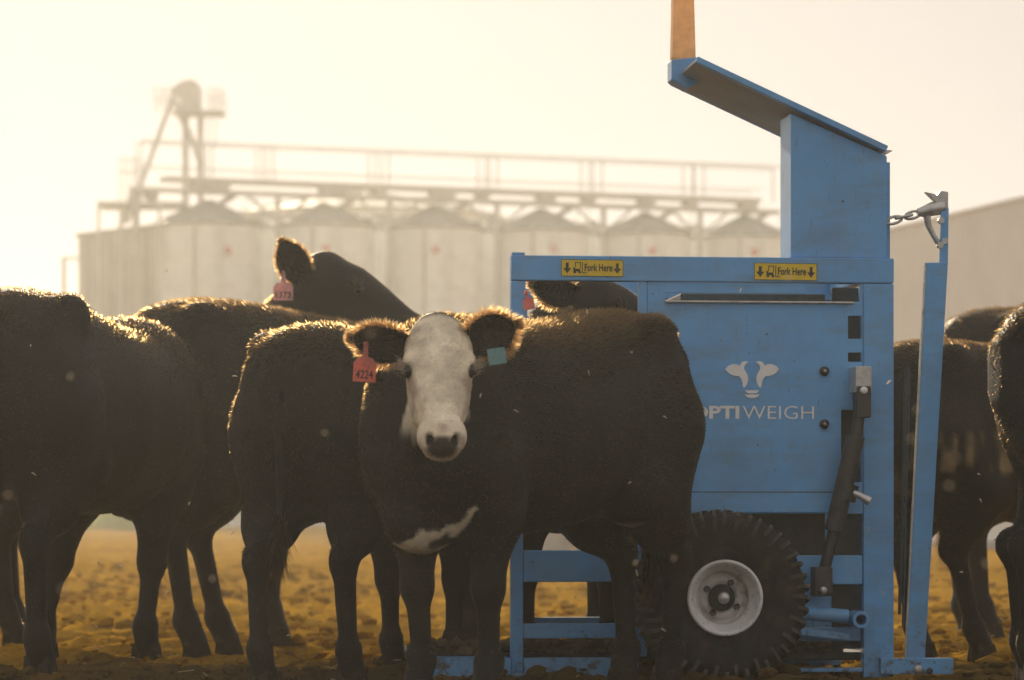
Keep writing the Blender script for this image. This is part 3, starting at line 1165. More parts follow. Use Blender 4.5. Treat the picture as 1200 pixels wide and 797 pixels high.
# the ram on the panel
ram = empty("lift_ram", (0, 0, 0))
ram.parent = crate
vr = -.075
cl = R(995.5, 431, 1014, 484)
MB().box((cl[0], vr - .03, (cl[1] + cl[3]) / 2 - .01), (cl[2], .0, cl[3])).build("ram_bracket", M['plated'], ram, .003)
MB().box((cl[0] + .002, vr - .034, cl[1] - .02), (cl[2] - .002, vr + .03, (cl[1] + cl[3]) / 2 + .012)).build("upper_clevis", M['steel'], ram, .006)
u, z = mu(1004.5, 459)
MB().lathe([(.001, -.026), (.0125, -.026), (.0135, -.02), (.0135, 0)], 18, 'y', (u, vr - .02, z)).build("ram_pin", M['white'], ram, fix=False)
a, b = mu(1001, 490), mu(979, 600)
MB().tube([(a[0], vr, a[1]), (mu(998, 515)[0], vr, mu(998, 515)[1])], .022, 16).build("ram_neck", M['steel'], ram, fix=False)
a, b = mu(997.5, 512), mu(972, 622)
MB().tube([(a[0], vr, a[1]), (b[0], vr, b[1])], .034, 18).build("ram_body", M['steel'], ram, fix=False)
c2 = mu(986, 577)
dd = Vector((b[0] - a[0], 0, b[1] - a[1])).normalized() * .03
MB().tube([(c2[0] - dd.x, vr, c2[1] - dd.z), (c2[0] + dd.x, vr, c2[1] + dd.z)], .042, 18).build("ram_collar", M['steel'], ram, fix=False)
a2 = mu(961, 668)
MB().tube([(b[0], vr, b[1]), (a2[0], vr, a2[1])], .021, 14).build("ram_rod", M['steel'], ram, fix=False)
lc = R(948, 664, 969, 698)
MB().box((lc[0], vr - .03, lc[1]), (lc[2], vr + .05, lc[3])).build("lower_clevis", M['steel'], ram, .006)
u, z = mu(957.5, 691)
MB().lathe([(.001, -.018), (.0125, -.018), (.013, 0)], 16, 'y', (u, vr - .03, z)).build("ram_pin", M['plated'], ram, fix=False)
a, b = mu(988, 575), mu(1011, 588)
hd_ = MB().tube([(a[0], vr - .02, a[1]), (mu(1000, 581)[0], vr - .035, mu(1000, 581)[1]), (b[0], vr - .045, b[1])], [.010, .012, .017], 12).build("crank_handle", M['plated'], ram, fix=False)

# right-hand gate leaf, leaning
gate = empty("gate", (0, 0, 0))
gate.parent = crate
gp = [mu(1085, 308), mu(1110, 308), mu(1083, 772), mu(1061, 772)]
MB().prism(gp, -.015, .012).build("gate_post", M['blue'], gate, .003)
MB().prism([mu(1082.6, 308), mu(1084.8, 308), mu(1060.8, 772), mu(1059.4, 772)], -.014, .002).build("gate_edge_highlight", M['plated'], gate, .001)  # bright strip standing in for the sunlit side of the post
MB().prism([mu(1048.5, 560), mu(1056, 560), mu(1056, 772), mu(1048.5, 772)], .3, .33).build("gate_panel", M['blue'], gate, .002)
mb = MB()
for p0_, p1_, r0 in (((1062, 430), (1054, 720), .006), ((1066, 430), (1058, 735), .004)):
    a, b = mu(*p0_, .1), mu(*p1_, .1)
    mb.tube([(a[0], .1, a[1]), (b[0], .1, b[1])], r0, 8)
mb.build("gate_rod", M['steel'], gate, fix=False)
MB().prism([mu(1104, 243), mu(1113, 243), mu(1112, 306), mu(1110, 335), mu(1106, 335), mu(1102, 306)], .013, .022).build("latch_plate", M['blue'], gate, .0015)
fr_ = R(1030, 771, 1115, 800)
MB().box((fr_[0], -.03, .012), (fr_[2], .0, fr_[3])).build("foot_plate", M['blue'], crate, .003)
u, z = mu(1073, 784)
MB().lathe([(.001, -.018), (.009, -.018), (.0165, -.012), (.0175, 0)], 14, 'y', (u, -.03, z)).build("foot_bolt", M['plated'], crate, fix=False)
u, z = mu(1087, 786)
MB().lathe([(.001, -.006), (.011, -.006), (.012, 0)], 12, 'y', (u, -.03, z)).build("foot_bolt", M['steel'], crate, fix=False)

# ratchet binder between crate and gate
bind = empty("ratchet_binder", (0, 0, 0))
bind.parent = crate
vv = .035


def B3(px, py, v=vv):
    u, z = mu(px, py, v)
    return (u, v, z)


MB().prism([mu(*p) for p in ((1086, 224), (1095, 226), (1100, 228), (1104, 223), (1113, 224), (1113, 243), (1105, 250), (1100, 243), (1098, 236))], .02, .05).build("ratchet_claw", M['plated'], bind, .003)
MB().tube([B3(1075, 249), B3(1083, 248), B3(1092, 245), B3(1106, 243)], [.014, .022, .026, .026], 14).build("ratchet_barrel", M['plated'], bind, fix=False)
MB().tube([B3(1086, 252), B3(1088, 264), B3(1094, 276), B3(1100, 285), B3(1107, 291)], [.014, .012, .010, .012, .015], 12).build("ratchet_handle", M['plated'], bind, fix=False)
mb = MB()
for cxp, cyp, rot in ((1050, 257, 0), (1062, 253, 1), (1072, 251, 0)):
    cu, cz_ = mu(cxp, cyp)
    pts = []
    for q in range(13):
        an = q / 12 * 2 * math.pi
        lx, ly = .030 * math.cos(an), .013 * math.sin(an)
        pts.append((cu + lx, vv + (ly if rot else 0), cz_ + lx * .22 + (0 if rot else ly)))
    mb.tube(pts, .0055, 8, cap=False)
mb.build("chain", M['plated'], bind, fix=False)
mb = MB()
for p in ((1104, 258), (1103, 287), (1108, 282)):
    u, z = mu(*p)
    mb.lathe([(.001, -.012), (.012, -.012), (.012, .01), (.001, .01)], 8, 'y', (u, .02, z), smooth=False)
mb.build("binder_bolt", M['plated'], bind, fix=False)

# the wheel
vw = -.14
wc = mu(843.5, 700, vw)
wheel = empty("wheel", (wc[0], vw, wc[1]))
wheel.parent = crate
TR, RR = .306, .132
prof = [(RR - .012, .09), (RR + .012, .098), (.19, .115), (.25, .118), (.285, .105), (.296, .07), (.298, 0), (.296, -.07), (.285, -.105), (.25, -.12), (.215, -.121), (.19, -.116), (.16, -.106), (RR + .01, -.098), (RR - .012, -.09)]
MB().lathe([(r_, h_) for r_, h_ in prof][::-1], 64, 'y').build("tyre", M['rubber'], wheel, fix=False)
lugs = {}
lr = random.Random(3)
nl = 44
for k in range(nl * 2):
    side = -1 if k % 2 else 1
    an = math.pi * k / nl
    kind_ = (k // 2) % 2
    if kind_ not in lugs:
        mb = MB()
        # lug: sits on the crown and wraps over the shoulder
        sec = [(0.288, -.0078), (0.313, -.0058), (0.313, .0058), (0.288, .0078)]
        lo_, hi_ = .012, .112
        vs = []
        for (yy, dr) in ((.012, 0.0), (.085, -.004), (.118, -.020), (.1225, -.030 - .022 * kind_)):
            for (r_, t_) in sec:
                vs.append((r_ + dr, yy if r_ < .3 or yy < .1 else yy + .006, t_ + yy * .18))
        fs = [(0, 1, 2, 3), (15, 14, 13, 12)]
        for s_ in range(3):
            for q in range(4):
                fs.append((s_ * 4 + q, s_ * 4 + (q + 1) % 4, s_ * 4 + 4 + (q + 1) % 4, s_ * 4 + 4 + q))
        mb.add(vs, fs)
        o = mb.build("tread_block", M['lug'], wheel)
        lugs[kind_] = o.data
    else:
        o = link_mesh("tread_block", lugs[kind_], None, wheel)
    o.rotation_euler = (0, -an + lr.uniform(-.012, .012), 0)
    if side < 0:
        o.scale = (1, -1, 1)
mb = MB()
mb.lathe([(.118, -.10), (RR, -.101), (RR + .004, -.110), (RR - .006, -.114), (.121, -.104), (.116, -.085), (.100, -.074), (.094, -.055)], 56, 'y')
mb.build("rim", M['rim'], wheel, fix=False)
MB().lathe([(.0945, -.056), (.090, -.030), (.082, -.028), (.074, -.040), (.050, -.038), (.046, -.03), (.001, -.03)], 56, 'y').build("wheel_disc", M['disc'], wheel, fix=False)
MB().lathe([(.022, -.084), (.030, -.080), (.033, -.055), (.046, -.050), (.048, -.030)], 28, 'y').build("hub_ring", M['steel'], wheel, fix=False)
MB().lathe([(.001, -.096), (.014, -.095), (.020, -.090), (.0215, -.082)], 24, 'y').build("hub_cap", M['plated'], wheel, fix=False)
for k in range(4):
    an = math.pi / 4 + k * math.pi / 2 + .25
    MB().lathe([(.001, -.016), (.0115, -.018), (.0125, 0)], 6, 'y', smooth=False).build("wheel_nut", M['steel'], wheel, loc=(.062 * math.cos(an), -.039, .062 * math.sin(an)), fix=False)
MB().tube([(0, -.04, 0), (0, .13, 0)], .03, 14).build("axle_stub", M['steel'], wheel, fix=False)
far_wheel = empty("wheel", (mu(822, 700, DEP + .2)[0], DEP + .2, wc[1]), rad(180))
far_wheel.parent = crate
for ch in list(wheel.children):
    c = ch.copy()
    COL.objects.link(c)
    c.parent = far_wheel


# ------------------------------------------------------------------ cattle
def nvec(v):
    v = np.asarray(v, float)
    return v / (np.linalg.norm(v) + 1e-12)


class Field:
    def __init__(self, lo, hi, h):
        self.lo, self.h = np.array(lo, float), h
        self.ax = [np.arange(lo[i], hi[i] + h, h) for i in range(3)]
        self.D = np.full([len(a) for a in self.ax], 0.4, np.float32)

    def sl(self, lo, hi):
        r = []
        for i in range(3):
            a = max(0, int((lo[i] - self.lo[i]) / self.h))
            b = min(len(self.ax[i]), int((hi[i] - self.lo[i]) / self.h) + 2)
            r.append(slice(a, max(b, a + 1)))
        return tuple(r)

    def grid(self, s):
        return np.meshgrid(self.ax[0][s[0]], self.ax[1][s[1]], self.ax[2][s[2]], indexing='ij', sparse=True)

    def merge(self, s, d, k, sub=False):
        a = self.D[s]
        d = d.astype(np.float32)
        if sub:
            d = -d
            h = np.clip(0.5 - 0.5 * (a - d) / k, 0, 1)
            self.D[s] = a * (1 - h) + d * h + k * h * (1 - h)
        else:
            h = np.clip(0.5 + 0.5 * (a - d) / k, 0, 1)
            self.D[s] = a * (1 - h) + d * h - k * h * (1 - h)

    def cone(self, a, b, r1, r2, k=0.04, sub=False):
        a, b = np.array(a, float), np.array(b, float)
        m = max(r1, r2) + k * 1.5 + .05
        s = self.sl(np.minimum(a, b) - m, np.maximum(a, b) + m)
        X, Y, Z = self.grid(s)
        ba = b - a
        t = np.clip(((X - a[0]) * ba[0] + (Y - a[1]) * ba[1] + (Z - a[2]) * ba[2]) / max(ba @ ba, 1e-9), 0, 1)
        d = np.sqrt((X - a[0] - t * ba[0]) ** 2 + (Y - a[1] - t * ba[1]) ** 2 + (Z - a[2] - t * ba[2]) ** 2) - (r1 + (r2 - r1) * t)
        self.merge(s, d, k, sub)

    def ell(self, c, r, k=0.04, basis=None, sub=False):
        c, r = np.array(c, float), np.array(r, float)
        m = max(r) + k * 1.5 + .05
        s = self.sl(c - m, c + m)
        X, Y, Z = self.grid(s)
        X, Y, Z = X - c[0], Y - c[1], Z - c[2]
        if basis is not None:
            X, Y, Z = [X * q[0] + Y * q[1] + Z * q[2] for q in basis]
        k0 = np.sqrt((X / r[0]) ** 2 + (Y / r[1]) ** 2 + (Z / r[2]) ** 2)
        k1 = np.sqrt((X / r[0] ** 2) ** 2 + (Y / r[1] ** 2) ** 2 + (Z / r[2] ** 2) ** 2)
        self.merge(s, k0 * (k0 - 1) / (k1 + 1e-9), k, sub)

    def trunk(self, st, s, sx, k=0.05):
        st = np.array(st)
        x0, x1 = st[0, 0] * s * sx, st[-1, 0] * s * sx
        xx = self.ax[0]
        q = np.clip(xx / (s * sx), st[0, 0], st[-1, 0])
        top, bot, wd = [np.interp(q, st[:, 0], st[:, i]) * s for i in (1, 2, 3)]
        kn = max(1, int(.06 / self.h))
        ker = np.hanning(2 * kn + 3)
        ker /= ker.sum()
        pad = len(ker) // 2
        top, bot, wd = [np.convolve(np.pad(t, pad, mode='edge'), ker, 'valid') for t in (top, bot, wd)]
        sl = self.sl((x0 - .1, -.6, .2), (x1 + .1, .6, 1.7))
        X, Y, Z = self.grid(sl)
        zc = ((top + bot) / 2)[sl[0]][:, None, None]
        hh = ((top - bot) / 2)[sl[0]][:, None, None]
        ww = wd[sl[0]][:, None, None]
        e = 2.35
        rr = (np.abs(Y / ww) ** e + np.abs((Z - zc) / hh) ** e) ** (1 / e)
        d = (rr - 1) * np.minimum(ww, hh) * .92
        dx = np.maximum(X - x1, x0 - X)
        d = np.maximum(d, dx)
        self.merge(sl, d, k)


def surface_nets(D, lo, h):
    sgn = D < 0
    c = [sgn[i:sgn.shape[0] - 1 + i, j:sgn.shape[1] - 1 + j, k:sgn.shape[2] - 1 + k] for i in (0, 1) for j in (0, 1) for k in (0, 1)]
    tot = sum(x.astype(np.int8) for x in c)
    act = (tot > 0) & (tot < 8)
    I = np.argwhere(act)
    ids = np.full(act.shape, -1, np.int64)
    ids[act] = np.arange(len(I))
    val = np.stack([D[I[:, 0] + i, I[:, 1] + j, I[:, 2] + k] for i in (0, 1) for j in (0, 1) for k in (0, 1)], 1).astype(float)
    cor = np.array([(i, j, k) for i in (0, 1) for j in (0, 1) for k in (0, 1)], float)
    acc = np.zeros((len(I), 3))
    cnt = np.zeros(len(I))
    for a in range(8):
        for b in range(a + 1, 8):
            if np.abs(cor[a] - cor[b]).sum() != 1:
                continue
            va, vb_ = val[:, a], val[:, b]
            cr_ = (va < 0) != (vb_ < 0)
            t = np.where(cr_, va / np.where(cr_, va - vb_, 1), 0)
            acc += np.where(cr_[:, None], cor[a] + t[:, None] * (cor[b] - cor[a]), 0)
            cnt += cr_
    V = (I + acc / cnt[:, None]) * h + lo
    faces = []
    for ax in range(3):
        n0 = [slice(None)] * 3
        n1 = [slice(None)] * 3
        n0[ax], n1[ax] = slice(0, -1), slice(1, None)
        a, b = sgn[tuple(n0)], sgn[tuple(n1)]
        E = np.argwhere(a != b)
        o1, o2 = [(1, 2), (2, 0), (0, 1)][ax]
        ok = (E[:, o1] > 0) & (E[:, o2] > 0) & (E[:, o1] < act.shape[o1]) & (E[:, o2] < act.shape[o2])
        E = E[ok]
        q = []
        for (da, db) in ((1, 1), (0, 1), (0, 0), (1, 0)):
            P = E.copy()
            P[:, o1] -= da
            P[:, o2] -= db
            q.append(ids[P[:, 0], P[:, 1], P[:, 2]])
        q = np.stack(q, 1)
        flip = ~a[E[:, 0], E[:, 1], E[:, 2]]
        q[flip] = q[flip][:, ::-1]
        faces.append(q)
    F = np.concatenate(faces)
    F = F[(F >= 0).all(1)]
    return V, F


def face_normals(V, F):
    a = V[F[:, 2]] - V[F[:, 0]]
    b = V[F[:, 3]] - V[F[:, 1]]
    n_ = np.cross(a, b)
    ar = np.linalg.norm(n_, axis=1) / 2
    return n_ / (2 * ar[:, None] + 1e-12), ar


def vert_normals(V, F):
    fn, ar = face_normals(V, F)
    N = np.zeros_like(V)
    for i in range(4):
        np.add.at(N, F[:, i], fn * ar[:, None])
    return N / (np.linalg.norm(N, axis=1)[:, None] + 1e-12)


def blades(name, P, Dr, L, Wd, C, bend=None, rng=RNG):
    """thin hair blades (one kite of two triangles each)"""
    n = len(P)
    rv = rng.normal(0, 1, (n, 3))
    sd_ = np.cross(Dr, rv)
    sd_ /= np.linalg.norm(sd_, axis=1)[:, None] + 1e-9
    mid = P + Dr * (L * .55)[:, None]
    b2 = np.zeros_like(P) if bend is None else bend
    tip = P + Dr * L[:, None] + b2
    V = np.stack([P - sd_ * Wd[:, None], P + sd_ * Wd[:, None], mid + sd_ * Wd[:, None] * .7, mid - sd_ * Wd[:, None] * .7, tip], 1).reshape(-1, 3)
    base = np.arange(n)[:, None] * 5
    F = np.concatenate([base + [[0, 1, 2]], base + [[0, 2, 3]], base + [[3, 2, 4]]])
    return np_mesh(name, V, F, M['fur'], smooth=True, col=np.repeat(C, 5, 0))


TRUNK = [(-.765, 1.07, .93, .06), (-.74, 1.15, .82, .13), (-.68, 1.215, .72, .19), (-.58, 1.245, .64, .235), (-.44, 1.255, .59, .262), (-.25, 1.24, .56, .278), (-.05, 1.225, .525, .30),
         (.15, 1.22, .515, .30), (.32, 1.235, .53, .275), (.44, 1.25, .545, .25), (.56, 1.23, .555, .225), (.66, 1.16, .575, .195), (.74, 1.06, .63, .15), (.785, .95, .72, .09)]
BLACK = np.array((.0085, .0075, .0062))


def ear_mesh(L, Wd, side):
    """cupped ear: x along its length, z across, opening towards -y"""
    ns, mt = 15, 13
    V = []
    for lay in (0, 1):
        for i in range(ns):
            s = i / (ns - 1)
            w = Wd * (0.30 + 0.70 * math.sin(math.pi * min(1, .12 + s * .72)) ** 1.1) * math.sqrt(max(0.0, 1 - max(0, (s - .55) / .45) ** 2.4))
            w = max(w, .011)
            cup = .62 * (1 - .55 * s)
            for j in range(mt):
                t = -1 + 2 * j / (mt - 1)
                x = L * s
                z = w * t - .04 * s * s * L / .17 * 0.3
                y = -cup * w * abs(t) ** 1.8 * 0.9 + (0.0075 * (1 - .6 * abs(t) ** 3) if lay else 0)
                V.append((x, y, z))
    F = []
    o2 = ns * mt
    for i in range(ns - 1):
        for j in range(mt - 1):
            a = i * mt + j
            F.append((a, a + mt, a + mt + 1, a + 1))
            F.append((o2 + a, o2 + a + 1, o2 + a + mt + 1, o2 + a + mt))
    for i in range(ns - 1):
        for j in (0, mt - 1):
            a, b = i * mt + j, (i + 1) * mt + j
            F.append((a, b, o2 + b, o2 + a) if j else (b, a, o2 + a, o2 + b))
    for j in range(mt - 1):
        a = (ns - 1) * mt + j
        F.append((a, o2 + a, o2 + a + 1, a + 1))
    return np.array(V), np.array(F), ns, mt


def frame_from(x, yhint):
    """3x3 rows: x axis, y axis near yhint, z"""
    x = nvec(x)
    z = nvec(np.cross(x, yhint))
    y = np.cross(z, x)
    return np.stack([x, y, z])


def cow(label, loc, heading, s=1.0, sx=1.0, drop=0.0, slim=1.0, h=.019, head=None, feet=None, fur=26000, furlen=.016, white=False, tail=(0, 0, 0), patch=None,
        group="black cattle crowded around the weigh crate", tags=(), ears=True, wide=1.0, lower=0.0, seed=1, ear_spec=None, furcol=None):
    """heading in degrees (0 = to the right, 90 = away).  head = dict(poll, f, n) in WORLD terms"""
    rng = np.random.default_rng(seed)
    hr = rad(heading)
    ch, sh = math.cos(hr), math.sin(hr)
    root = tag(empty("cow", (loc[0], loc[1], 0), hr), label, "cow", group)

    def to_l(p):
        dx, dy = p[0] - loc[0], p[1] - loc[1]
        return np.array((dx * ch + dy * sh, -dx * sh + dy * ch, p[2]))

    def dir_l(d_):
        return nvec((d_[0] * ch + d_[1] * sh, -d_[0] * sh + d_[1] * ch, d_[2]))

    poll = to_l(head['poll'])
    f = dir_l(head['f'])
    nrm = np.array(dir_l(head['n']))
    nrm = nvec(nrm - f * (nrm @ f))
    side = np.cross(nrm, f)                 # the animal's left
    hs = head.get('s', 1.0) * s

    def H(a, b, c):
        return poll + (f * a + side * b + nrm * c) * hs

    hb = np.stack([f, side, nrm])
    lo = np.minimum(np.array((-.85 * s * sx, -.42 * s, 0.02)), poll - .55 * hs)
    hi = np.maximum(np.array((.85 * s * sx, .42 * s, 1.36 * s)), poll + .55 * hs)
    lo[2] = 0.02
    D = Field(lo, hi, h)
    tr = [(x, a - drop * float(sstep(-.45, .35, x)), b, w * wide) for x, a, b, w in TRUNK]
    D.trunk(tr, s, sx)
    X_ = lambda x: x * s * sx
    ft = {'FL': (0, 0), 'FR': (0, 0), 'HL': (0, 0), 'HR': (0, 0)}
    ft.update(feet or {})
    hoofs = []
    for key in ('FL', 'FR'):
        sg = 1 if key[1] == 'L' else -1
        fx_, fy_ = ft[key]
        D.ell((X_(.46), sg * .155 * s * wide, (.86 - drop * .8) * s), (.17 * s, .092 * s, .27 * s), .05 * s)
        top = (X_(.50), sg * .155 * s, .72 * s)
        elb = (X_(.43) + fx_ * .25, sg * .15 * s + fy_ * .2, .58 * s)
        kne = (X_(.445) + fx_ * .65, sg * .145 * s + fy_ * .6, .355 * s)
        fet = (X_(.435) + fx_ * .95, sg * .14 * s + fy_ * .95, .125 * s)
        toe = (X_(.46) + fx_, sg * .14 * s + fy_, .045 * s)
        D.cone(top, elb, .115 * s, .098 * s, .07 * s)
        D.cone(elb, kne, .086 * s, .047 * s, .05 * s)
        D.ell(kne, (.05 * s, .05 * s, .062 * s), .025 * s)
        D.cone(kne, fet, .039 * s, .032 * s, .03 * s)
        D.ell(fet, (.043 * s, .043 * s, .046 * s), .02 * s)
        D.cone(fet, toe, .042 * s, .045 * s, .02 * s)
        hoofs.append((toe, s))
    for key in ('HL', 'HR'):
        sg = 1 if key[1] == 'L' else -1
        fx_, fy_ = ft[key]
        D.ell((X_(-.52), sg * .135 * s * wide, .90 * s), (.19 * s, .11 * s, .28 * s), .055 * s)
        D.ell((X_(-.47), sg * .20 * s * wide, 1.165 * s), (.07 * s, .05 * s, .06 * s), .07 * s)
        hip = (X_(-.50), sg * .15 * s, .86 * s)
        sti = (X_(-.385) + fx_ * .15, sg * .165 * s + fy_ * .15, .66 * s)
        gas = (X_(-.52) + fx_ * .45, sg * .155 * s + fy_ * .4, .55 * s)
        hok = (X_(-.625) + fx_ * .75, sg * .145 * s + fy_ * .7, .425 * s)
        fet = (X_(-.60) + fx_ * .97, sg * .14 * s + fy_ * .97, .125 * s)
        toe = (X_(-.57) + fx_, sg * .14 * s + fy_, .045 * s)
        D.cone(hip, sti, .16 * s, .115 * s, .08 * s)
        D.cone(sti, gas, .105 * s, .085 * s, .06 * s)
        D.cone(hip, gas, .14 * s, .088 * s, .06 * s)
        D.cone(gas, hok, .076 * s, .043 * s, .04 * s)
        D.ell((hok[0] - .018 * s, hok[1], hok[2] + .01 * s), (.056 * s, .040 * s, .062 * s), .02 * s)
        D.cone(hok, fet, .041 * s, .033 * s, .03 * s)
        D.ell(fet, (.043 * s, .043 * s, .046 * s), .02 * s)
        D.cone(fet, toe, .043 * s, .046 * s, .02 * s)
        hoofs.append((toe, s))
    # brisket
    D.ell((X_(.60), 0, (.60 - lower) * s), (.14 * s, .09 * s, .11 * s), .07 * s)
    # neck
    nb = np.array((X_(.48), 0, (1.0 - drop * .8 - .24 * (1 - slim)) * s))
    nk = H(.03, 0, -.11)
    mid = nb * .5 + nk * .5 + np.array((0, 0, .015 * s))
    D.cone(nb, mid, .235 * s * slim, .175 * s * slim, .10 * s)
    D.cone(mid, nk, .175 * s * slim, .112 * hs * slim, .07 * s)
    D.cone((X_(.56), 0, .80 * s), mid - np.array((0, 0, .10 * s)), .17 * s, .10 * s, .08 * s)
    # head
    D.ell(H(.06, 0, -.075), np.array((.11, .100, .09)) * hs, .04 * hs, hb)
    D.ell(H(.13, 0, -.05), np.array((.16, .100, .065)) * hs, .03 * hs, hb)
    D.ell(H(.0, 0, -.045), np.array((.05, .06, .055)) * hs, .04 * hs, hb)
    D.cone(H(.15, 0, -.075), H(.36, 0, -.075), .080 * hs, .056 * hs, .04 * hs)
    D.cone(H(.12, 0, -.03), H(.38, 0, -.042), .055 * hs, .040 * hs, .03 * hs)
    D.cone(H(.17, 0, -.15), H(.38, 0, -.125), .062 * hs, .042 * hs, .05 * hs)
    for sg in (1, -1):
        D.ell(H(.18, sg * .052, -.125), np.array((.12, .042, .078)) * hs, .04 * hs, hb)
        D.ell(H(.135, sg * .089, -.040), np.array((.044, .024, .026)) * hs, .02 * hs, hb)
        D.ell(H(.402, sg * .030, -.065), np.array((.05, .044, .050)) * hs, .03 * hs, hb)
    D.ell(H(.40, 0, -.06), np.array((.056, .062, .055)) * hs, .03 * hs, hb)
    D.ell(H(.405, 0, -.118), np.array((.045, .056, .034)) * hs, .02 * hs, hb)
    if white:
        for sg in (1, -1):
            D.ell(H(.440, sg * .041, -.030), np.array((.022, .015, .014)) * hs, .006 * hs, hb, sub=True)
            D.ell(H(.168, sg * .102, -.038), np.array((.022, .017, .015)) * hs, .008 * hs, hb, sub=True)
        D.ell(H(.455, 0, -.098), np.array((.035, .07, .004)) * hs, .006 * hs, hb, sub=True)
    V, F = surface_nets(D.D, D.lo, D.h)
    N = vert_normals(V, F)
    # coat colour
    n1 = vnoise(V[:, 0] * 5, V[:, 1] * 5, V[:, 2] * 5, seed)
    C = BLACK[None] * (0.7 + .7 * n1[:, None])
    C = C + np.array((.008, .0045, .001))[None] * sstep(.45, .8, vnoise(V[:, 0] * 2, V[:, 1] * 3, V[:, 2] * 3, seed + 5))[:, None]
    # dust on the legs
    dl = sstep(.5 * s, .05, V[:, 2]) * sstep(.35, .7, vnoise(V[:, 0] * 16, V[:, 1] * 16, V[:, 2] * 11, seed + 9))
    C = C * (1 - .3 * dl[:, None]) + np.array((.06, .044, .028))[None] * .3 * dl[:, None]
    rel = (V - poll) / hs
    ha, hbb, hc_ = rel @ f, rel @ side, rel @ nrm
    headm = (ha > -.06) & (ha < .5) & (np.abs(hbb) < .17) & (hc_ > -.24) & (hc_ < .06)
    if white:
        w = sstep(-.012, .02, ha + .02 * (n1 - .5) + (hc_ + .06) * .3) * sstep(-.20, -.16, hc_ + ha * .15) * sstep(.128, .118, np.abs(hbb) + .10 * sstep(.30, .0, ha) * sstep(-.10, -.14, hc_))
        w = w * headm * (1 - (sstep(.24, .30, ha) * sstep(.078, .088, np.abs(hbb))))
        WH = np.array((.92, .81, .60))
        nn2 = vnoise(V[:, 0] * 26, V[:, 1] * 26, V[:, 2] * 26, 31)
        wc_ = WH[None] * (.78 + .32 * nn2[:, None])
        C = C * (1 - w[:, None]) + wc_ * w[:, None]

        def blot(cen, r, colr, amt, edge=.45):
            q = np.sqrt((((np.stack([ha, np.abs(hbb), hc_], 1) - np.array(cen)) / np.array(r)) ** 2).sum(1))
            m_ = sstep(1.0, edge, q + .5 * (nn2 - .5) * (edge < .5)) * headm * amt
            C[:] = C * (1 - m_[:, None]) + np.array(colr)[None] * m_[:, None]
        blot((.215, .092, -.045), (.055, .034, .045), (.36, .2, .13), .6)      # warm skin under the eyes
        blot((.27, .075, -.08), (.05, .03, .03), (.34, .2, .14), .35)
        blot((.170, .100, -.038), (.036, .026, .026), (.06, .035, .028), .9)
        blot((.03, .07, -.02), (.03, .03, .03), (.2, .16, .12), .5)
        blot((.09, .04, 0.0), (.02, .03, .03), (.3, .25, .19), .4)
        blot((.456, .0, -.050), (.048, .055, .050), (.075, .060, .050), 1.0, .7)   # dark nose pad
        blot((.440, .041, -.030), (.026, .020, .020), (.012, .009, .009), 1.0, .7)
        blot((.425, .064, -.055), (.03, .010, .035), (.42, .24, .19), .6)
        blot((.412, .0, -.010), (.022, .026, .022), (.45, .22, .17), .5)     # pink on top of the nose
        blot((.45, .0, -.100), (.04, .06, .009), (.05, .03, .02), .85)
        # white blaze on the brisket
        z_, y_, x_ = V[:, 2] / s, V[:, 1] / s, V[:, 0] / (s * sx)
        br = sstep(.019, .010, np.abs(z_ - (.455 + .5 * np.abs(y_ + .0) * (1 + .5 * np.sign(y_)) + .05 * (nn2 - .5)))) * sstep(.50, .56, x_) * (z_ < .60) * (np.abs(y_) < .2) * (np.abs(y_ + .06) > .03)
        C = C * (1 - br[:, None]) + (WH * .85)[None] * br[:, None]
        bl = sstep(.03, .012, np.abs(z_ - .527)) * ((x_ > -.35) & (x_ < -.1)) * (y_ > .05) * .5
        C = C * (1 - bl[:, None]) + (WH * .5)[None] * bl[:, None]
    if patch is not None:
        C = patch(V / s, C, vnoise(V[:, 0] * 30, V[:, 1] * 30, V[:, 2] * 9, 77), dir_l)
    body = link_mesh("body", np_mesh("body", V, F, M['coat'], True, C), None, root)
    # fur
    fn, ar = face_normals(V, F)
    cen = V[F].mean(1)
    fur = int(fur * 1.7)
    p = ar * (cen[:, 2] > .09) * (1 + 1.2 * (fn[:, 2] > .1))
    fi = rng.choice(len(F), fur, p=p / p.sum())
    uv = rng.random((fur, 2))
    q = V[F[fi]]
    P = (q[:, 0] * (1 - uv[:, :1]) + q[:, 1] * uv[:, :1]) * (1 - uv[:, 1:]) + (q[:, 3] * (1 - uv[:, :1]) + q[:, 2] * uv[:, :1]) * uv[:, 1:]
    Nn = fn[fi]
    inhead = headm[F[fi, 0]]
    flow = np.where(inhead[:, None], (f * -.3)[None] + np.zeros((fur, 3)), np.array((-1.0, 0, -.55))[None])
    clump = np.stack([vnoise(P[:, 0] * 14, P[:, 1] * 14, P[:, 2] * 14, seed + 20 + i) - .5 for i in range(3)], 1)
    Dr = flow - Nn * (flow * Nn).sum(1)[:, None] + Nn * (.22 + .25 * rng.random((fur, 1)) + .3 * (Nn[:, 2:3] > .3)) + rng.normal(0, .15, (fur, 3)) + clump * .7
    Dr /= np.linalg.norm(Dr, axis=1)[:, None]
    L = furlen * s * (.5 + .65 * rng.random(fur)) * np.where(inhead, .38, 1)
    L = L * (1 + .5 * (cen[fi, 2] > 1.1 * s) * ~inhead) * np.where(cen[fi, 2] < .45 * s, .6, 1) * np.where((Nn[:, 2] < .3) & ~inhead, .72, 1)
    cc = C[F[fi, 0]] * (.8 + .5 * rng.random((fur, 1)))
    topm = (sstep(.4, .92, Nn[:, 2]) * (P[:, 2] > .9 * s) * (.5 + .5 * rng.random(fur)) * ~inhead)[:, None]   # golden rim light painted into the hair along the back
    cc = cc * (1 - topm) + np.array((.34, .23, .115))[None] * topm
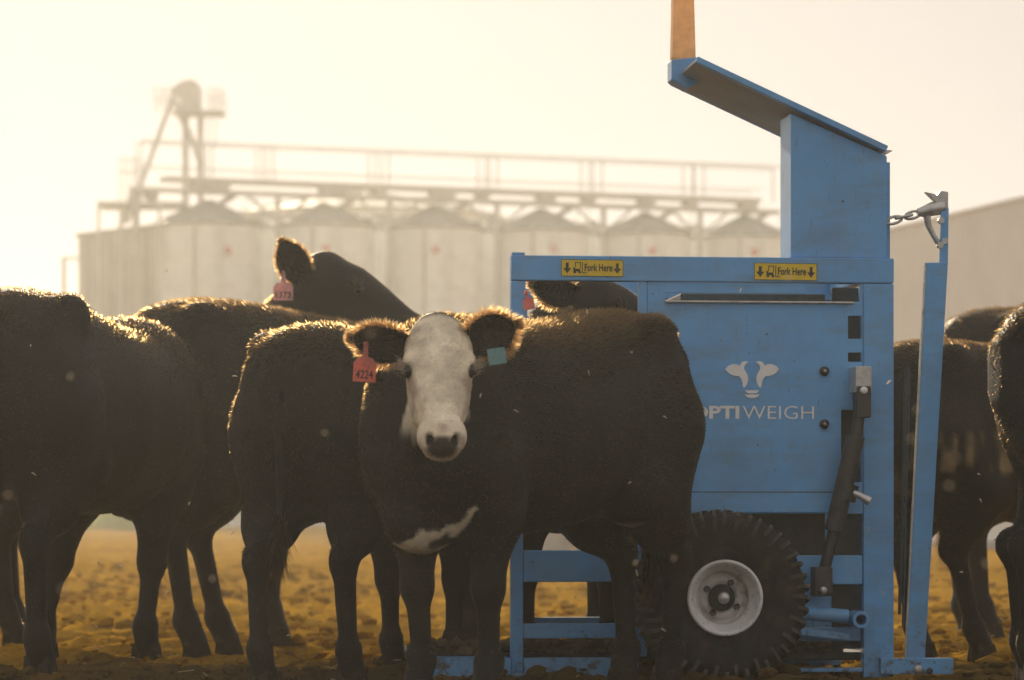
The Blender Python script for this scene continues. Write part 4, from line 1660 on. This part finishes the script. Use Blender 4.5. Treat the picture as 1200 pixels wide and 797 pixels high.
    hair = link_mesh("coat_hair", blades("coat_hair", P - Nn * .002, Dr, L, np.full(fur, .0010) * (.7 + .6 * rng.random(fur)), cc, rng=rng), None, root)
    hair["kind"] = 'stuff'
    # hooves: two claws each
    for (t, sc) in hoofs:
        mb = MB()
        for sg in (-1, 1):
            y0 = sg * .024 * sc
            w_ = .021 * sc
            low = [(-.045, -1), (.03, -1), (.062, -.35), (.062, .35), (.03, 1), (-.045, 1)]
            vs = [(a * sc, y0 + b * w_ * 1.1, -.062 * sc) for a, b in low] + [(a * sc * .72 - .006 * sc, y0 + b * w_ * .9, .012 * sc) for a, b in low]
            fs = [tuple(range(6))[::-1], tuple(range(6, 12))] + [(i, (i + 1) % 6, (i + 1) % 6 + 6, i + 6) for i in range(6)]
            mb.add(vs, fs)
        mb.build("hoof", M['hoof'], root, .006, loc=(t[0], t[1], .052 * sc))
    # eyes
    for sg in (1, -1):
        c = H(.166, sg * (.092 if white else .100), -.042)
        eo = MB().lathe([(.022 * hs * math.sin(a), -.022 * hs * math.cos(a)) for a in np.linspace(0.01, math.pi - .01, 9)], 14, 'y').build("eye", M['eye'], root, loc=tuple(c), fix=False)
        nl_ = 70
        P = c + (side * sg * .016 + nrm * .012) * hs + rng.normal(0, .006, (nl_, 3)) * hs + f[None] * rng.normal(-.006, .012, (nl_, 1)) * hs
        Dr = side * sg * .9 + nrm * .45 - f * .25 + rng.normal(0, .2, (nl_, 3))
        Dr /= np.linalg.norm(Dr, axis=1)[:, None]
        ey = link_mesh("eyelashes", blades("eyelashes", P, Dr, np.full(nl_, .032 * hs), np.full(nl_, .0012), np.tile((.6, .55, .46) if white else BLACK, (nl_, 1)), rng=rng), None, root)
        ey["kind"] = 'stuff'
    # ears
    es = ear_spec or {}
    for sg in (1, -1):
        sp = es.get(sg, {})
        d_ = dir_l(sp['d']) if 'd' in sp else nvec(side * sg * .95 - f * .05 - nrm * .25)
        op = dir_l(sp['o']) if 'o' in sp else nvec(nrm * .6 + f * .75)
        fr = frame_from(d_, -np.asarray(op))
        EL, EW = sp.get('L', .165) * hs, sp.get('W', .062) * hs
        ev_, ef, ns, mt = ear_mesh(EL, EW, sg)
        EC = np.tile(np.array((.016, .012, .010)), (len(ev_), 1))
        me = np_mesh("ear", ev_, ef, M['coat'], True, EC)
        eo = link_mesh("ear", me, None, root)
        base = H(*sp.get('base', (.035, sg * .082, -.07)))
        R4 = Matrix(((fr[0][0], fr[1][0], fr[2][0], base[0]), (fr[0][1], fr[1][1], fr[2][1], base[1]), (fr[0][2], fr[1][2], fr[2][2], base[2]), (0, 0, 0, 1)))
        eo.matrix_local = R4
        # ear hair: a long fringe round the rim, short hair on the back, tufts inside
        rimv = [i * mt for i in range(2, ns)] + [(ns - 1) * mt + j for j in range(mt)] + [i * mt + mt - 1 for i in range(ns - 1, 1, -1)]
        rp = ev_[rimv]
        k_ = 1500
        tt = rng.random(k_) * (len(rimv) - 1.001)
        i0 = tt.astype(int)
        P = rp[i0] + (rp[i0 + 1] - rp[i0]) * (tt - i0)[:, None] + rng.normal(0, .002, (k_, 3))
        cx_ = np.array((EL * .5, 0, 0))
        out = P - cx_
        out[:, 1] = 0
        out /= np.linalg.norm(out, axis=1)[:, None]
        Dr = out + rng.normal(0, .3, (k_, 3)) + np.array((.35, -.1, -.25))
        Dr /= np.linalg.norm(Dr, axis=1)[:, None]
        k2 = 1300
        vi = rng.integers(0, len(ev_) // 2, k2) + len(ev_) // 2
        P2 = ev_[vi] + rng.normal(0, .004, (k2, 3))
        D2 = np.array((.9, .45, -.2)) + rng.normal(0, .3, (k2, 3))
        D2 /= np.linalg.norm(D2, axis=1)[:, None]
        k3 = 500
        vi = rng.integers(0, len(ev_) // 2, k3)
        P3 = ev_[vi]
        D3 = np.array((.6, -.6, -.3)) + rng.normal(0, .35, (k3, 3))
        D3 /= np.linalg.norm(D3, axis=1)[:, None]
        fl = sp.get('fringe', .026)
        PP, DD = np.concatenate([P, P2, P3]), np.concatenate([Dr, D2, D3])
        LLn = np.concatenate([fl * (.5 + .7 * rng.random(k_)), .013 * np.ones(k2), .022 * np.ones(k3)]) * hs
        CC = np.concatenate([np.tile((.90, .66, .36), (k_, 1)), np.tile((.022, .016, .011), (k2, 1)), np.tile((.03, .021, .014), (k3, 1))])  # backlit glow of the fringe painted in as pale gold
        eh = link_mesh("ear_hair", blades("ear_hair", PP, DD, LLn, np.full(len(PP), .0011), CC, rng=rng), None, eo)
        eh["kind"] = 'stuff'
        for tg in tags:
            if tg['side'] != sg:
                continue
            wpos = to_l(tg['pos'])
            tw, th = tg['w'], tg['h']
            nkh = th * .40
            poly = [(-tw / 2, -th), (tw / 2, -th), (tw / 2, 0), (-tw / 2, 0)] if not tg.get('button', True) else [(-tw / 2, -th), (tw / 2, -th), (tw / 2, -nkh - th * .12), (tw * .32, -nkh), (tw * .12, -nkh + .004), (tw * .09, 0), (-tw * .09, 0), (-tw * .12, -nkh + .004), (-tw * .32, -nkh), (-tw / 2, -nkh - th * .12)]
            to = MB().prism(poly, -.0015, .0015).build("ear_tag", M[tg['mat']], root, .0008)
            to.location = tuple(wpos)
            yaw = -hr + rad(tg.get('yaw', 0))
            to.rotation_euler = (rad(tg.get('tilt', 0)), rad(tg.get('roll', 0)), yaw)
            to["label"] = tg['label']
            if tg.get('text'):
                me, twd = text_mesh(tg['text'], th * .3, .0006)
                me.materials.append(M['black'])
                t_ = link_mesh("tag_number", me, None, to, (-tw * .38, -.0022, -th * .92))
                t_.scale = (tw * .76 / twd, 1, 1)
            if tg.get('button', True):
                MB().lathe([(.001, -.006), (.008, -.005), (.009, 0)], 12, 'y').build("tag_button", M[tg['mat']], to, loc=(0, -.001, -.006), fix=False)
    # tail
    tx, ty, tz = tail
    x0 = X_(-.755)
    pts = [(x0 + .13 * s, 0, 1.13 * s), (x0 + .05 * s, 0, 1.10 * s), (x0 + .012 * s + tx * .1, ty * .1, 1.0 * s), (x0 + .02 * s + tx * .4, ty * .4, .80 * s), (x0 + .05 * s + tx * .8, ty * .8, .55 * s + tz * .5), (x0 + .05 * s + tx, ty, .38 * s + tz)]
    to = MB().tube(pts, [.03 * s, .034 * s, .026 * s, .02 * s, .015 * s, .011 * s], 10)
    me = to.build("tail", M['coat'], root, fix=False)
    a = me.data.color_attributes.new("col", 'FLOAT_COLOR', 'POINT')
    for d_ in a.data:
        d_.color = (*BLACK, 1)
    k_ = 900
    tp = np.array(pts[-2:])
    tt = rng.random((k_, 1))
    P = tp[0] * (1 - tt) + tp[1] * tt + rng.normal(0, .008, (k_, 3)) * s
    Dr = np.array((0, 0, -1.0)) + rng.normal(0, .16, (k_, 3))
    Dr /= np.linalg.norm(Dr, axis=1)[:, None]
    sw = link_mesh("tail_switch", blades("tail_switch", P, Dr, .14 * s * (.5 + .6 * rng.random(k_)), np.full(k_, .0016), np.tile((.036, .015, .010), (k_, 1)), rng=rng), None, me)
    sw["kind"] = 'stuff'
    return root


# A: white-faced cow in front, facing us with its body running back to the right
cow("black cow with a white face staring at the camera, pink tag in its ear", (.065, 10.105), 180 + 53.5, s=1.025, sx=.965, drop=.055, slim=.80, lower=.035, wide=.91, h=.0115, fur=70000, furlen=.017, white=True, seed=3,
    head=dict(poll=(-.226, 9.42, 1.185), f=(.045, -.58, -.81), n=(.05, -.81, .58), s=.965),
    feet={'FL': (.02, .02), 'FR': (-.03, .0), 'HL': (-.02, .0), 'HR': (.03, .14)},
    ear_spec={-1: dict(d=(-.95, .02, .03), o=(.05, -.85, -.35), L=.182, W=.062, fringe=.028), 1: dict(d=(.84, .02, .40), o=(.1, -.9, -.3), L=.170, W=.067, fringe=.032)},
    tags=[dict(side=-1, pos=(gx(429, 9.43), 9.43, gz(401, 9.43)), w=.070, h=.122, mat='pink_tag', text="4224", label="coral pink ear tag with a handwritten number", roll=3),
          dict(side=1, pos=(gx(581, 9.44), 9.44, gz(408, 9.44)), w=.056, h=.050, mat='teal_tag', label="teal ear tag inside the ear", roll=-8, button=False)])
# C: rump towards us between the left pair and the white-faced cow
cow("black cow seen from its rump, right behind the white faced cow's pink tag", (-.50, 11.02), 64, s=1.0, sx=.84, h=.018, fur=40000, furlen=.018, seed=4,
    head=dict(poll=(-.18, 11.78, 1.02), f=(.5, .35, -.8), n=(.5, .55, .6)), feet={'HL': (-.02, .02), 'HR': (.04, -.02), 'FL': (0, -.02)}, tail=(0, .05, .1), wide=1.05)
# cow 1: far left foreground
cow("large black cow at the left edge, rump cut off by the picture", (-1.71, 11.89), 74, s=1.14, drop=.06, h=.019, fur=40000, seed=5, wide=1.08,
    head=dict(poll=(-1.60, 12.90, 1.06), f=(-.15, .62, -.75), n=(-.1, .75, .6)), feet={'HL': (.0, .0), 'HR': (.08, .02), 'FR': (-.02, .05), 'FL': (0, .19)}, tail=(0, .1, .1))
# cow 2: broadside behind it
cow("long backed black cow standing broadside behind the cow at the left edge", (-.73, 13.0), 5, s=1.195, sx=1.02, drop=.075, h=.019, fur=40000, seed=6,
    head=dict(poll=(.33, 13.15, 1.0), f=(.6, .1, -.8), n=(.7, .1, .7)), feet={'HL': (.22, .03), 'HR': (.09, 0)}, tail=(.08, -.05, -.06))
# D: head up behind them
cow("black cow with its head raised above the herd, pale pink tag below its ear", (-1.62, 14.2), 4, s=1.16, h=.019, fur=30000, seed=7,
    head=dict(poll=(gx(388, 14.1), 14.1, gz(302, 14.1)), f=(.80, -.12, -.53), n=(.5, -.05, .85), s=1.12),
    ear_spec={-1: dict(d=(-.50, -.35, .66), o=(-.1, -.95, -.15), L=.165, W=.058, fringe=.014, base=(-.015, -.08, -.11)), 1: dict(d=(-.3, .85, .25), o=(.3, .8, -.3))},
    tags=[dict(side=-1, pos=(gx(332, 13.9), 13.9, gz(318, 13.9)), w=.090, h=.132, mat='pale_tag', text="1373", label="pale pink ear tag with a number", roll=0)])
# F: inside the crate
cow("black cow standing inside the blue crate, its head under the top beam", (.33, 12.18), -106, s=1.06, sx=.92, h=.019, fur=30000, seed=8,
    head=dict(poll=(gx(697, 11.48), 11.48, gz(325, 11.48)), f=(.80, -.15, -.55), n=(.55, -.1, .8), s=1.0),
    feet={'FL': (.02, .02), 'FR': (0, -.02)},
    ear_spec={-1: dict(d=(-.80, -.45, .10), o=(-.05, -.95, -.2), L=.185, W=.052, base=(.0, -.09, -.085)), 1: dict(d=(.0, .95, .2), o=(.4, .8, -.3))},
    tags=[dict(side=-1, pos=(gx(616, 11.3), 11.3, gz(341, 11.3)), w=.042, h=.07, mat='pink_tag', label="red ear tag half hidden by the crate post", roll=-12)])


def sunlit_flank_paint(V, C, nn_, dl):  # sunlit hair painted as tan streaks on the lower flank
    x, y, z = V[:, 0], V[:, 1], V[:, 2]
    m_ = sstep(.72, .75, z + .03 * (nn_ - .5)) * sstep(.90, .86, z + .05 * (nn_ - .5)) * (y < 0) * (x > -.66) * (x < .3) * sstep(.35, .75, nn_) * (.4 + .6 * vnoise(x * 5, z * 5, seed=3))
    return C * (1 - m_[:, None]) + np.array((.45, .31, .15))[None] * m_[:, None]


# right-hand group
cow("black cow with sunlight painted on its lower flank standing just right of the crate's gate", (2.17, 12.7), 18, s=1.04, h=.019, fur=34000, seed=9, patch=sunlit_flank_paint,
    head=dict(poll=(3.05, 12.95, 1.25), f=(.75, .1, -.6), n=(.6, .1, .75)), feet={'HL': (.14, .0), 'HR': (.28, .02)}, tail=(.22, .06, .12), group="black cattle right of the crate")
cow("black cow at the right edge, only its rump and hind leg in view", (2.55, 11.05), 8, s=1.10, h=.019, fur=36000, seed=10,
    head=dict(poll=(3.6, 11.2, 1.3), f=(.75, .1, -.6), n=(.6, .1, .75)), feet={'HR': (-.10, .0), 'HL': (-.03, .0)}, tail=(.30, .10, .2), group="black cattle right of the crate")
cow("black cow farthest back at right, only its back visible over the others", (2.92, 14.6), 6, s=1.25, h=.022, fur=20000, seed=11,
    head=dict(poll=(4.1, 14.8, 1.3), f=(.75, .1, -.6), n=(.6, .1, .75)), group="black cattle right of the crate")

# ------------------------------------------------------------------ flying chaff and insects catching the light
fk = [(36, 405, 9.9), (115, 660, 9.5), (113, 735, 9.2), (142, 664, 8.0), (222, 590, 9.7), (275, 441, 10.0), (273, 625, 9.7), (690, 437, 9.9), (779, 489, 9.6), (605, 482, 9.6), (738, 566, 9.7), (674, 700, 9.8),
      (578, 346, 9.8), (868, 340, 9.8), (195, 318, 9.8), (1147, 556, 9.8), (1098, 680, 10.2), (1165, 683, 10.0), (1035, 695, 10.0), (1018, 620, 10.0), (1075, 480, 4.6), (1068, 515, 4.4), (925, 326, 5.2), (1118, 538, 3.6), (1112, 570, 4.2), (745, 660, 6.0), (790, 655, 5.5)]
mbf = MB()
rr_ = random.Random(5)
fk += [(rr_.uniform(5, 1195), rr_.uniform(360, 780), rr_.uniform(8.6, 9.6)) for _ in range(12)] + [(rr_.uniform(5, 1195), rr_.uniform(330, 700), rr_.uniform(4.0, 6.0)) for _ in range(8)]
for (px, py, Y) in fk:
    p = wpt(px, py, Y)
    a, el = rr_.uniform(0, 6.28), rr_.uniform(-1.2, 1.2)
    l = rr_.uniform(.004, .010) if Y > 7 else .004
    d_ = Vector((math.cos(a) * math.cos(el), .3, math.sin(el))).normalized() * l
    mbf.tube([p - d_, p - d_ * .3 + Vector((0, 0, .002)), p + d_], [.0012, .0024, .001], 6)
flo = mbf.build("flying_chaff", M['fleck'], None, fix=False)
tag(flo, "bright specks of chaff and small insects drifting in the backlight", kind='stuff')

# ------------------------------------------------------------------ dusty air
HB = ((-432, -205, -1.0), (432, 462, 18.5))
hz = MB().box(*HB)
hm = bpy.data.materials.new("dusty_air")
hm.use_nodes = True
ht = hm.node_tree
ht.nodes.clear()
pv = ht.nodes.new('ShaderNodeVolumePrincipled')
pv.inputs['Color'].default_value = (0.97, 0.96, 0.90, 1)
pv.inputs['Density'].default_value = HAZE_DENSITY
pv.inputs['Anisotropy'].default_value = HAZE_G
ho = ht.nodes.new('ShaderNodeOutputMaterial')
ht.links.new(pv.outputs[0], ho.inputs['Volume'])
hzo = hz.build("haze", hm, None)
tag(hzo, "warm dusty air hanging over the whole yard", kind='stuff')
